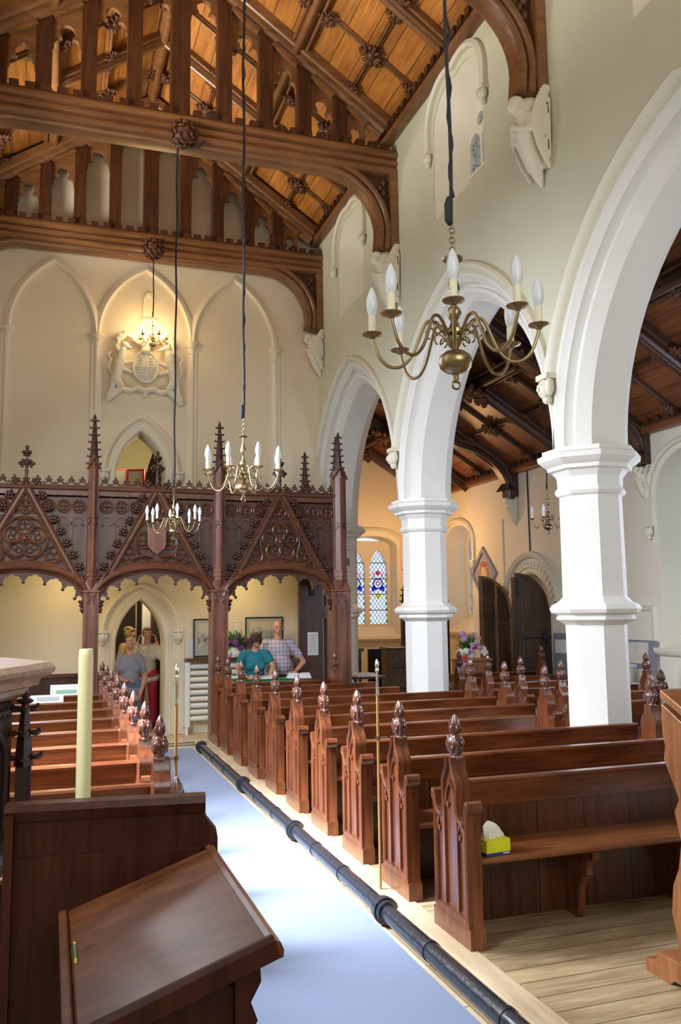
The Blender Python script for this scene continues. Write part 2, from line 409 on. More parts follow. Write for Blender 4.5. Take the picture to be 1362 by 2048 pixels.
# arch orders (nave and aisle side) and hood moulds
ordp = [(-.02, .70), (.0, .70), (.0, .16), (.085, .085), (.095, .06), (.125, .055), (.14, .04), (.235, .0), (.26, .0), (.26, .70)]
ordp = [(n_, -.0-o) for n_, o in ordp]
for k, y in enumerate(bays):
    path = arc_pts(y, 0.0)
    prof = [(-.0, -.19), (-.085, -.095), (-.125, -.095), (-.135, -.125), (-.155, -.13), (-.175, -.10), (-.18, -.045), (-.20, -.03), (-.235, .006), (-.26, .006), (-.27, -.02), (-.27, -.66), (-.25, -.706), (-.18, -.655), (-.135, -.575), (-.085, -.605), (0, -.51)]
    prof = [(-a, b) for a, b in prof]
    mb = MB().sweep(path, prof, NX(NX1))
    struct(mb.build('trim_2', ST, smooth=40))
    hp = [p for p in arc_pts(y, .33, 3.65)]
    hood = MB().sweep(hp, [(.045, -.005), (.045, .05), (.02, .075), (-.01, .06), (-.035, .03), (-.04, -.005)], NX(NX1))
    struct(hood.build('trim_3', PLT, smooth=40))
def octo(r): return [(r/math.cos(PI/8)*math.cos(PI/8+PI/4*i), r/math.cos(PI/8)*math.sin(PI/8+PI/4*i)) for i in range(8)]
def pier_mesh(half=None):
    prof = [(.36, 0), (.36, .18), (.30, .26), (.30, .36), (.232, .42), (.232, 1.60), (.26, 1.62), (.30, 1.645), (.30, 1.665), (.285, 1.68), (.335, 1.70), (.35, 1.73), (.33, 1.765), (.28, 1.79), (.245, 1.83), (.240, 2.66), (.262, 2.675), (.275, 2.70), (.262, 2.73), (.25, 2.74), (.255, 2.82), (.29, 2.87), (.325, 2.88), (.33, 2.91), (.36, 2.93), (.395, 2.96), (.40, 3.0), (.36, 3.02), (.36, 3.052), (.20, 3.052)]
    m = MB(); vs = []; fs = []
    for r, z in prof: vs += [(x, y, z) for x, y in octo(r)]
    for i in range(len(prof)-1):
        for k in range(8): fs.append((i*8+k, i*8+(k+1) % 8, (i+1)*8+(k+1) % 8, (i+1)*8+k))
    fs += [tuple(range(8))[::-1]]
    return m.add(vs, fs)
pm = None
for y in PIERS[1:]:
    if pm is None:
        pm = pier_mesh().build('pier', ST); o = pm
    else: o = pm.copy(); COL.objects.link(o)
    o.location = (NX1+.33, y if y < 12 else YW+.08, 0); o['kind'] = 'structure'
    o.name = 'trim_4'

# ---- clerestory windows: reveals, tracery lights, hood moulds
GL, gn_, gl_, gb_ = newmat('leaded_glass')
tr = gn_.new('ShaderNodeBsdfTransparent'); tcx = gn_.new('ShaderNodeTexCoord')
mpp = gn_.new('ShaderNodeMapping'); mpp.inputs['Rotation'].default_value = (RAD(45), RAD(45), RAD(45)); mpp.inputs['Scale'].default_value = (9, 9, 9)
gl_.new(tcx.outputs['Object'], mpp.inputs['Vector'])
vo = gn_.new('ShaderNodeTexVoronoi'); vo.feature = 'DISTANCE_TO_EDGE'; vo.inputs['Scale'].default_value = 12; gl_.new(tcx.outputs['Object'], vo.inputs['Vector'])
ltn = gn_.new('ShaderNodeMath'); ltn.operation = 'GREATER_THAN'; ltn.inputs[1].default_value = .016; gl_.new(vo.outputs['Distance'], ltn.inputs[0])
vc = gn_.new('ShaderNodeTexVoronoi'); vc.inputs['Scale'].default_value = 12; gl_.new(tcx.outputs['Object'], vc.inputs['Vector'])
mc = gn_.new('ShaderNodeMix'); mc.data_type = 'RGBA'; mc.blend_type = 'MIX'; mc.inputs[0].default_value = .10; mc.inputs[6].default_value = (.90, .95, 1, 1); gl_.new(vc.outputs['Color'], mc.inputs[7])
mk = gn_.new('ShaderNodeMix'); mk.data_type = 'RGBA'; gl_.new(ltn.outputs[0], mk.inputs[0]); mk.inputs[6].default_value = (.03, .03, .05, 1); gl_.new(mc.outputs[2], mk.inputs[7])
gl_.new(mk.outputs[2], tr.inputs['Color'])
gl_.new(tr.outputs[0], gn_['Material Output'].inputs['Surface'])
for k, (c, w) in enumerate(CL):
    wd = empty('window_1', (NX1+.7, c, ZWB)); wd['kind'] = 'structure'
    fr = MB(); W = .56; gx = NX1+.32
    o_out = win_outline(c, W, ZWB+.38, 6.80, 7.22)
    # splayed reveal from the nave face to the lights
    a = win_outline(c, w, ZWB, ZWT, 7.42); bq = o_out
    vs = [(NX1+.01-(NX1+.7), p[0]-c, p[1]-ZWB) for p in a]+[(gx-(NX1+.7), p[0]-c, p[1]-ZWB) for p in bq]; q = len(a)
    sp = MB().add(vs, [(i, (i+1) % q, (i+1) % q+q, i+q) for i in range(q)])
    sp.build('window_reveal', PLT, wd, smooth=30)
    lights = []
    for s in (-1, 1):
        cc = c+s*W/4; lights.append([(cc-W/4+.022, ZWB+.42)]+parch(cc-W/4+.022, cc+W/4-.022, 6.74, 6.88, 6)+[(cc+W/4-.022, ZWB+.42)])
    lights.append([(c+.075*math.cos(t*PI/6), 6.99+.075*math.sin(t*PI/6)) for t in range(12)])
    mbk = MB().slab(o_out, lights, lambda u, v, o: (o, u-c, v-ZWB), gx-.03-(NX1+.7), gx+.05-(NX1+.7)); mbk.build('window_frame', PLT, wd)
    MB().box(gx-(NX1+.7)+.0, gx-(NX1+.7)+.006, -W/2+.02, W/2-.02, .40, 1.06).build('pane', GL, wd)
    hp = [(c-w/2-.07, 6.86)]+parch(c-w/2-.07, c+w/2+.07, 7.10, 7.52, 10)+[(c+w/2+.07, 6.86)]
    hm = MB().sweep(hp, [(-.03, -.005), (-.03, .05), (0, .075), (.045, .05), (.045, -.005)], NX(NX1)); hmo = hm.build('hood_mould', PLT, None, smooth=40); struct(hmo); hmo.name = 'trim_5'

# ---- nave end wall with blind arches, upper door and lower door
def door_outline(c, w, z0, zs, za, n=10): return [(c-w/2, z0)]+parch(c-w/2, c+w/2, zs, za, n)+[(c+w/2, z0)]
LD = dict(c=1.225, w=.70, z0=0.0, zs=1.27, za=1.94)
UD = dict(c=1.20, w=.72, z0=2.50, zs=3.74, za=4.42)
nicheo = [(NCX-2.75, 0)]+[(NX1+.02, 0), (NX1+.02, 7.9), (NCX, 9.9), (NCX-2.75, 7.9)]
outer = [(NX0-.05, -.0), (LD['c']-.351, -.0)]+door_outline(LD['c'], .702, 0, LD['zs'], LD['za'])+[(LD['c']+.351, -.0), (NX1+.05, 0), (NX1+.05, 8.3), (NCX, 10.1), (NX0-.05, 8.3)]
outer = [(NX0-.05, 0)]+door_outline(**LD)+[(NX1+.05, 0), (NX1+.05, 8.3), (NCX, 10.1), (NX0-.05, 8.3)]
ew = MB().slab(outer, [door_outline(**UD)], lambda u, v, o: (u, o, v), YW, YW+.55)
struct(ew.build('wall_back', PLR, smooth=30))
def jambs(d, hood_w, hood_zs):
    c, w, z0, zs, za = d['c'], d['w'], d['z0'], d['zs'], d['za']
    path = door_outline(c, w, z0, zs, za, 14)
    mb = MB().sweep(path, [(-.005, -.3), (-.005, -.02), (.02, .02), (.045, .02), (.06, .0), (.085, .012), (.10, -.004), (.10, -.3)], NY(YW))
    struct(mb.build('trim_6', PLC, smooth=40))
    hp = parch(c-hood_w/2, c+hood_w/2, hood_zs, za+.20, 14)
    struct(MB().sweep(hp, [(-.035, -.005), (-.035, .045), (-.005, .075), (.03, .05), (.035, -.005)], NY(YW)).build('trim_7', PLC, smooth=40))
jambs(LD, 1.06, 1.46); jambs(UD, 1.06, 3.78)
# shafts and blind arches
shafts = [-.70, .54, 1.93, 3.23]; zc = 5.78
def capital(x, z, y=YW, s=1.0):
    return MB().lathe([(.045*s, -.12), (.06*s, -.11), (.048*s, -.09), (.062*s, -.03), (.088*s, .0), (.072*s, .02), (.095*s, .04), (.11*s, .075), (.07*s, .095)], (x, y, z), 10, lambda a, t: 1+.10*math.cos(6*a)*(.2 < t < .7))
for i, x in enumerate(shafts):
    mb = MB().lathe([(.042, 2.4), (.042, zc-.1)], (x, YW-.01, 0), 10)
    mb.box(x-.075, x+.075, YW-.02, YW+.02, 2.4, zc)
    struct(mb.build('trim_8', PLC, smooth=50)); struct(capital(x, zc-.03).build('trim_9', PLC, smooth=60))
    if i < 3:
        a = parch(x, shafts[i+1], zc+.03, 6.90+.0*i, 16)
        struct(MB().sweep(a, [(-.05, -.01), (-.05, .03), (-.02, .06), (.02, .045), (.045, .03), (.05, -.01)], NY(YW)).build('trim_10', PLC, smooth=40))
a = parch(NX0-.5, shafts[0], zc+.03, 6.9, 16)
# slit niche above the arms
struct(MB().slab(win_outline(1.28, .17, 6.12, 6.42, 6.55, 6), [win_outline(1.28, .11, 6.15, 6.40, 6.50, 6)], NY(YW), -.005, .025).build('trim_11', PLC))
struct(MB().box(1.17, 1.40, YW-.05, YW, 6.06, 6.12).build('trim_11', PLC))
# gable wall grey band behind the trusses keeps the same plaster. carved stops of the door hoods
def face_stop(x, z, y=YW, s=1.0, ax='Y'):
    mb = MB(); mb.ball((0, -.045*s, -.01*s), (.042*s, .045*s, .058*s), 12, 8); mb.ball((0, -.088*s, -.015*s), (.011*s, .014*s, .018*s), 8, 6)
    for q in (-1, 1):
        mb.ball((q*.038*s, -.04*s, .0), (.018*s, .03*s, .05*s), 8, 6); mb.ball((q*.016*s, -.082*s, .008*s), (.008*s, .006*s, .006*s), 6, 5)
    mb.ball((0, -.08*s, -.04*s), (.014*s, .008*s, .005*s), 6, 5)
    mb.box(-.055*s, .055*s, -.07*s, 0, .045*s, .075*s); mb.ball((0, -.035*s, -.065*s), (.025*s, .03*s, .03*s), 8, 6)
    R = Matrix.Translation((x, y, z)) @ (Matrix.Rotation(-PI/2, 4, 'Z') if ax == 'X' else Matrix.Identity(4))
    return mb.xf(R)
for x, z in ((LD['c']-.53, 1.40), (LD['c']+.53, 1.40), (UD['c']-.53, 3.72), (UD['c']+.53, 3.72)):
    struct(face_stop(x, z, YW, 1.25).build('trim_12', CARV, smooth=70))
for y in PIERS[1:4]:
    struct(face_stop(NX1, 3.58, y, 1.5, 'X').build('trim_12', CARV, smooth=70))
for c, w in CL:
    for s in (-1, 1): struct(face_stop(NX1, 6.80, c+s*(w/2+.07), 1.1, 'X').build('trim_12', CARV, smooth=70))

# ---- left wall with tall windows (daylight enters here)
lw = [door_outline(y, 1.3, 2.2, 4.2, 5.2) for y in (2.4, 5.6, 8.9)]
ML = lambda u, v, o: (o, u, v)
struct(MB().slab([(-3.4, 0), (16.2, 0), (16.2, 8.6), (-3.4, 8.6)], lw, ML, NX0-.6, NX0).build('wall_left', PLN))
for k, y in enumerate((2.4, 5.6, 8.9)):
    wd = empty('window_2', (NX0-.5, y, 2.2)); wd['kind'] = 'structure'
    MB().slab([(p[0]-y, p[1]-2.2) for p in lw[k]], [[(q[0]-y, q[1]-2.2) for q in door_outline(y+s*.31, .52, 2.27, 4.2, 4.75, 6)] for s in (-1, 1)], ML, -.05, .05).build('window_frame', PLT, wd)
    MB().box(-.0, .006, -.62, .62, .04, 2.75).build('pane', GL, wd)

# ---- wall behind the camera with the great window
struct(MB().slab([(NX0-.6, 0), (AX+.8, 0), (AX+.8, 10.2), (NX0-.6, 10.2)], [door_outline(1.25, 3.6, 2.6, 5.0, 6.9)], lambda u, v, o: (u, o, v), -3.5, -3.1).build('wall_front', PLN))
wd = empty('window_5', (1.25, -3.3, 2.6)); wd['kind'] = 'structure'
MB().slab([(p[0]-1.25, p[1]-2.6) for p in door_outline(1.25, 3.6, 2.6, 5.0, 6.9)], [[(q[0]-1.25, q[1]-2.6) for q in door_outline(1.25+s*1.15, 1.0, 2.7, 4.6+.7*(s == 0), 5.3+.9*(s == 0), 6)] for s in (-1, 0, 1)], NY(0), -.06, .06).build('window_frame', PLT, wd)
# ---- aisle walls
AW = [(14.97, 1.12, 1.30, 3.02, 3.36), (8.55, 1.25, 1.21, 3.2, 3.75), (5.1, 1.25, 1.21, 3.2, 3.75)]   # centre, width, sill, spring, apex
DR = dict(c=12.35, w=1.14, z0=0, zs=1.65, za=2.30)
def low_outline(c, w, zb, zs, za, n=10): return [(c-w/2, zb)]+round_arch(c-w/2, c+w/2, zs, za-zs, n)+[(c+w/2, zb)]
outer = [(-3.4, 0)]+[(DR['c']-DR['w']/2, 0)]+round_arch(DR['c']-DR['w']/2, DR['c']+DR['w']/2, DR['zs'], DR['za']-DR['zs'], 16)+[(DR['c']+DR['w']/2, 0), (16.2, 0), (16.2, 4.6), (-3.4, 4.6)]
holes = [low_outline(*a) for a in AW]
struct(MB().slab(outer, holes, lambda u, v, o: (o, u, v), AX, AX+.8).build('wall_aisle', PL, smooth=30))
for c, w, zb, zs, za in AW:
    q = low_outline(c, w, zb, zs, za)
    struct(MB().sweep(round_arch(c-w/2-.12, c+w/2+.12, zs-.02, za-zs+.12, 14), [(-.03, -.005), (-.03, .05), (.0, .07), (.04, .04), (.04, -.005)], NX(AX)).build('trim_13', PLT, smooth=40))
    mb = MB()
    for s in (-1, 1):
        yy = c+s*(w/2+.12); mb.box(AX-.05, AX, yy-.035, yy+.035, zs-.42, zs); 
    struct(mb.build('trim_13', PLT))
    for s in (-1, 1): struct(face_stop(AX, zs-.47, c+s*(w/2+.12), 1.2, 'X').build('trim_12', CARV, smooth=70))
    # sill: sloped, with moulded string below
    sl = MB().add([(AX-.02, c-w/2, zb), (AX-.02, c+w/2, zb), (AX+.5, c+w/2, zb+.28), (AX+.5, c-w/2, zb+.28)], [(0, 1, 2, 3)])
    struct(sl.build('trim_14', PLT))
    struct(MB().bar((AX, c-w/2-.12, zb-.05), (AX, c+w/2+.12, zb-.05), [(-.05, 0), (-.05, .03), (-.02, .06), (.02, .075), (.05, .075), (.05, 0)], (-1, 0, 0)).build('trim_14', PLT))
    wd = empty('window_3', (AX+.5, c, zb)); wd['kind'] = 'structure'
    L = [low_outline(c+s*w/4, w/2-.1, zb+.32, zs-.1, za-.12) for s in (-1, 1)]
    MB().slab([(p[0]-c, p[1]-zb) for p in q], [[(a-c, b_-zb) for a, b_ in z] for z in L], lambda u, v, o: (o, u, v), -.04, .06).build('window_frame', PLT, wd)
    MB().box(0, .006, -w/2+.02, w/2-.02, .25, za-zb-.1).build('pane', GL, wd)
# wall panel trims between aisle windows, and string at the left
struct(MB().sweep([(9.32, .5), (9.32, 1.72), (10.9, 1.72), (10.9, .5)], [(-.03, 0), (-.03, .03), (.02, .045), (.04, 0)], NX(AX)).build('trim_15', PLT))
struct(MB().sweep([(13.1, .5), (13.1, 1.72), (14.15, 1.72), (14.15, .5)], [(-.03, 0), (-.03, .03), (.02, .045), (.04, 0)], NX(AX)).build('trim_15', PLT))
# carved round arch of the aisle doorway
c = DR['c']
dw = MB().sweep([(c-.57, 0)]+round_arch(c-.57, c+.57, 1.65, .65, 20)+[(c+.57, 0)], [(-.0, -.5), (-.0, .0), (.03, .03), (.09, .03), (.11, .0), (.11, -.5)], NX(AX)); struct(dw.build('trim_16', PLT, smooth=40))
struct(MB().sweep([(c-.86, 1.55)]+round_arch(c-.86, c+.86, 1.62, .98, 24)+[(c+.86, 1.55)], [(-.02, 0), (-.03, .05), (.03, .09), (.07, .07), (.08, 0)], NX(AX)).build('trim_16', PLT, smooth=40))
zz = MB()
ra = round_arch(c-.71, c+.71, 1.65, .81, 22)
for i in range(22):
    p, q = Vector(ra[i]), Vector(ra[i+1]); md = (p+q)/2; d = (q-p).normalized(); nn = Vector((-d.y, d.x))
    pts = [p-nn*.05, q-nn*.05, md+nn*.05]
    zz.slab([(a.x, a.y) for a in pts], [], NX(AX), 0, .035)
struct(zz.build('trim_17', PLT))
# aisle end wall with the two-light stained window
wc, ww = 6.12, 1.02
outer = [(NX1+.3, 0), (AX+.8, 0), (AX+.8, 4.2), (NX1+.3, 6.6)]
hole = [(wc-ww/2, 1.22)]+round_arch(wc-ww/2, wc+ww/2, 3.0, .22, 12)+[(wc+ww/2, 1.22)]
struct(MB().slab(outer, [hole], lambda u, v, o: (u, o, v), 16, 16.55).build('wall_back', PL))
struct(MB().sweep([(wc-.62, 2.55)]+round_arch(wc-.62, wc+.62, 3.08, .26, 14)+[(wc+.62, 2.55)], [(-.03, -.005), (-.03, .05), (.0, .08), (.05, .05), (.05, -.005)], NY(16)).build('trim_18', PLT, smooth=40))
struct(MB().bar((wc-.7, 16, 1.16), (wc+.7, 16, 1.16), [(-.05, 0), (-.05, .10), (0, .12), (.05, .05), (.05, 0)], (0, -1, 0)).build('trim_18', PLT))
struct(MB().add([(wc-ww/2, 16.0, 1.22), (wc+ww/2, 16.0, 1.22), (wc+ww/2, 16.4, 1.42), (wc-ww/2, 16.4, 1.42)], [(0, 1, 2, 3)]).build('trim_18', PLT))
wd = empty('window_4', (wc, 16.42, 1.4)); wd['kind'] = 'structure'
L = [door_outline(s*.245, .40, .05, 1.12, 1.58, 8) for s in (-1, 1)]
MB().slab([(-.52, -.1), (.52, -.1), (.52, 1.75), (-.52, 1.75)], L, NY(0), -.05, .05).build('window_frame', PLT, wd)
# stained glass: clear quarries with a diamond lead lattice, coloured borders and a roundel
SG, sn, sl_, sb = newmat('stained_quarries')
tcs = sn.new('ShaderNodeTexCoord'); sx = sn.new('ShaderNodeSeparateXYZ'); sl_.new(tcs.outputs['Object'], sx.inputs[0])
def mth(op, a, b=None):
    k = sn.new('ShaderNodeMath'); k.operation = op
    for i, v in enumerate((a, b)):
        if v is None: continue
        if isinstance(v, (int, float)): k.inputs[i].default_value = v
        else: sl_.new(v, k.inputs[i])
    return k.outputs[0]
u1 = mth('FRACT', mth('MULTIPLY', mth('ADD', sx.outputs['X'], mth('MULTIPLY', sx.outputs['Z'], .72)), 12.0)); u2 = mth('FRACT', mth('MULTIPLY', mth('SUBTRACT', sx.outputs['X'], mth('MULTIPLY', sx.outputs['Z'], .72)), 12.0))
led = mth('MINIMUM', mth('GREATER_THAN', u1, .11), mth('GREATER_THAN', u2, .11))
bar_ = mth('GREATER_THAN', mth('FRACT', mth('MULTIPLY', sx.outputs['Z'], 3.1)), .05)
led = mth('MINIMUM', led, bar_)
mk2 = sn.new('ShaderNodeMix'); mk2.data_type = 'RGBA'; sl_.new(led, mk2.inputs[0]); mk2.inputs[6].default_value = (.05, .05, .08, 1); mk2.inputs[7].default_value = (.93, .95, 1, 1)
ts = sn.new('ShaderNodeBsdfTransparent'); sl_.new(mk2.outputs[2], ts.inputs['Color']); sl_.new(ts.outputs[0], sn['Material Output'].inputs['Surface'])
def tglass(name, col):
    m, n, l, b = newmat(name); t = n.new('ShaderNodeBsdfTransparent'); t.inputs['Color'].default_value = (*col, 1); l.new(t.outputs[0], n['Material Output'].inputs['Surface']); return m
GY = tglass('yellow_glass', (.95, .80, .05)); GR = tglass('ruby_glass', (.80, .25, .25)); GB = tglass('blue_glass', (.18, .22, .70)); GG = tglass('green_glass', (.45, .75, .50)); GP = tglass('pink_glass', (.95, .66, .72))
for s in (-1, 1):
    p = MB().slab([(q[0], q[1]) for q in L[0 if s < 0 else 1]], [], NY(0), .0, .004).build('pane', SG, wd)
    cx = s*.245
    def disc(x, z, r, m, ir=0, d=.01):
        o = [(x+r*math.cos(t*PI/12), z+r*math.sin(t*PI/12)) for t in range(24)]
        MB().slab(o, [[(x+ir*math.cos(t*PI/12), z+ir*math.sin(t*PI/12)) for t in range(24)]] if ir else [], NY(0), d, d+.003).build('pane', m, wd)
    disc(cx, .62, .055, GY); disc(cx, .87, .115, GB, .085); disc(cx, .88, .05, GR, .03); disc(cx, 1.09, .05, GR, .0)
    for q in (-1, 1):
        MB().slab([(cx+q*.02, .76), (cx+q*.13, .70), (cx+q*.15, .80), (cx+q*.08, .84)], [], NY(0), .012, .015).build('pane', GB, wd)
        MB().slab([(cx+q*.06, 1.0), (cx+q*.12, .98), (cx+q*.12, 1.08), (cx+q*.07, 1.12)], [], NY(0), .012, .015).build('pane', GP, wd)
        for j in range(9):
            MB().slab([(cx+q*.16, .07+j*.12), (cx+q*.195, .07+j*.12), (cx+q*.195, .13+j*.12), (cx+q*.16, .13+j*.12)], [], NY(0), .006, .009).build('pane', (GG, GY, GP)[j % 3], wd)

# ---- rooms beyond the end wall: tower room below, upper room above
struct(MB().box(NX0, NX1+.1, YW+.55, 16.3, 2.30, 2.48).build('floor', STONE))
struct(MB().slab([(NX0, 0), (NX1+.4, 0), (NX1+.4, 9), (NX0, 9)], [], lambda u, v, o: (u, o, v), 16.0, 16.2).build('wall_back', plain('upper_room_wall', (.80, .74, .42), .8)))
struct(MB().box(NX0, NX1+.2, YW+.55, 16.0, 5.35, 5.5).build('ceiling', ROOFB))
for i in range(6):
    struct(MB().bar((NX0, 13.4+i*.5, 5.35), (NX1, 13.4+i*.5, 5.35), mould(.12, .12), (0, 0, 1)).build('trim_19', ROOFT))
# ================================================================== ROOFS
RZ, RS = 9.62, .68
def rz(x, dz=0): return RZ+dz-RS*abs(x-NCX)
NMAJ = [-1.0, .85, 2.65, 4.35, 6.05, 7.72, 9.4, 10.98, 12.5]
for side in (-1, 1):
    xa = NX1+.02 if side > 0 else NX0-.02
    mb = MB().add([(NCX, -3, rz(NCX)), (NCX, 12.7, rz(NCX)), (xa, 12.7, rz(xa)), (xa, -3, rz(xa)), (NCX, -3, rz(NCX)+.1), (NCX, 12.7, rz(NCX)+.1), (xa, 12.7, rz(xa)+.1), (xa, -3, rz(xa)+.1)],
                  [(0, 1, 2, 3), (7, 6, 5, 4), (0, 4, 5, 1), (1, 5, 6, 2), (2, 6, 7, 3), (3, 7, 4, 0)])
    cl = struct(mb.build('ceiling', ROOFB))
    nrm = Vector((-side*RS, 0, -1)).normalized()*-1
    def P3(t, y, side=side): return (NCX+side*t, y, RZ-RS*t)
    W = abs(xa-NCX)
    for y in NMAJ:
        if y in (6.05, 9.4, 12.5, 2.65): continue
        MB().bar(P3(0, y), P3(W, y), mould(.22, .16), nrm).build('rib', ROOFT, cl)
    ys = NMAJ
    for a, b_ in zip(ys[2:-1], ys[3:]):
        MB().bar(P3(.05, (a+b_)/2), P3(W-.05, (a+b_)/2), mould(.075, .06), nrm).build('rib', ROOFT, cl)
    for t, w, d in ((1.46, .24, .17), (.74, .07, .055), (2.12, .07, .055)):
        MB().bar(P3(t, -2), P3(t, 12.6), mould(w, d), nrm).build('purlin' if w > .1 else 'rib', ROOFT, cl)
    if side > 0: MB().bar((NCX, -2, RZ+.02), (NCX, 12.6, RZ+.02), mould(.30, .20), (0, 0, 1)).build('ridge_beam', ROOFT, cl)
    # wall plate: moulding and battlement
    x = xa-side*.02
    wp = MB().bar((x, -3, 7.60), (x, 12.62, 7.60), [(0, 0), (0, .10)] + [(.03, .12), (.09, .10), (.12, .06), (.12, .02), (.06, 0)] if side > 0 else [(0, 0), (-.06, 0), (-.12, .02), (-.12, .06), (-.09, .10), (-.03, .12), (0, .10)], (0, 0, 1))
    MB().box(min(x, x-side*.13), max(x, x-side*.13), -3, 12.62, 7.58, 7.69).build('wall_plate', ROOFT, cl, bevel=.02)
    mb = MB(); yb = 2.4
    while yb < 12.55:
        mb.box(min(x-side*.06, x-side*.15), max(x-side*.06, x-side*.15), yb, yb+.095, 7.67, 7.76); yb += .165
    mb.box(min(x-side*.05, x-side*.13), max(x-side*.05, x-side*.13), 2.4, 12.6, 7.66, 7.70)
    mb.build('battlement', ROOFD, cl)
# carved bosses (shared meshes)
def leaf_boss(r, seed, lobes=8, h=.5):
    rnd = random.Random(seed); mb = MB(); mb.ball((0, 0, 0), (r*.72, r*.72, r*.60), 14, 9)
    N_ = 46
    for i in range(N_):
        ph = math.acos(1-2*(i+.5)/N_); th = i*2.399963
        n_ = Vector((math.sin(ph)*math.cos(th), math.sin(ph)*math.sin(th), math.cos(ph)))
        if n_.z > .55: continue
        c = Vector((n_.x*r*.80, n_.y*r*.80, n_.z*r*.66)); R = n_.to_track_quat('Z', 'Y').to_matrix() @ Matrix.Rotation(rnd.uniform(0, PI), 3, 'Z')
        mb.ball(c, (r*.21, r*.10, r*.13), 8, 5, R)
        mb.ball(c+R @ Vector((r*.16, 0, r*.03)), (r*.075, r*.075, r*.075), 6, 4)
        mb.ball(c+R @ Vector((-r*.12, r*.06, r*.03)), (r*.06, r*.08, r*.06), 6, 4)
    return mb
def small_boss(s, seed):
    rnd = random.Random(seed); mb = MB(); mb.ball((0, 0, 0), (.05*s, .05*s, .04*s), 8, 5)
    for k in range(4):
        a = k*PI/2; d = Vector((math.cos(a), math.sin(a), 0))
        for j in range(3):
            R = Matrix.Rotation(a+(j-1)*.6, 3, 'Z')
            mb.ball(d*.075*s+Vector((-d.y, d.x, 0))*(j-1)*.035*s+Vector((0, 0, -.012)), (.042*s, .02*s, .02*s), 7, 4, R)
        mb.ball(d*.115*s+Vector((0, 0, -.02)), (.02*s, .026*s, .022*s), 6, 4)
    return mb
bossA = small_boss(1.25, 3).build('carved_boss', BOSS, smooth=180); bossB = small_boss(.85, 4).build('carved_boss', BOSS, smooth=180)
first = {bossA: True, bossB: True}
def put_boss(src, loc, nz, parent, rz_=0, sc=1):
    o = src if first[src] else src.copy()
    if not first[src]: COL.objects.link(o)
    first[src] = False
    o.parent = parent; q = Vector((0, 0, 1)).rotation_difference(Vector(nz)); o.rotation_mode = 'QUATERNION'
    o.rotation_quaternion = q; o.location = loc; o.scale = (sc, sc, sc)
ceils = [o for o in COL.objects if o.name.startswith('ceiling') and any(c.name.startswith('purlin') for c in o.children)]
mins = [(a+b_)/2 for a, b_ in zip(NMAJ[2:-1], NMAJ[3:])]
for side, cl in zip((-1, 1), ceils):
    nz = Vector((side*RS, 0, 1)).normalized()
    for y in mins:
        if y < 4 and side < 0: continue
        for t, src, d in ((2.12, bossA, .07), (.74, bossA, .07), (2.60, bossB, .06), (1.33, bossB, .09), (1.60, bossB, .09), (.13, bossB, .08)):
            put_boss(src, Vector((NCX+side*t, y, RZ-RS*t))-nz*d, nz, cl)
    for y in NMAJ[3:]:
        for t in (2.12, .74):
            for s in (-1, 1):
                yy = y+s*.13 if y in (7.72, 10.98, 4.35) else y+s*.18
                if yy < 12.6: put_boss(bossB, Vector((NCX+side*t, yy, RZ-RS*t))-nz*.07, nz, cl)

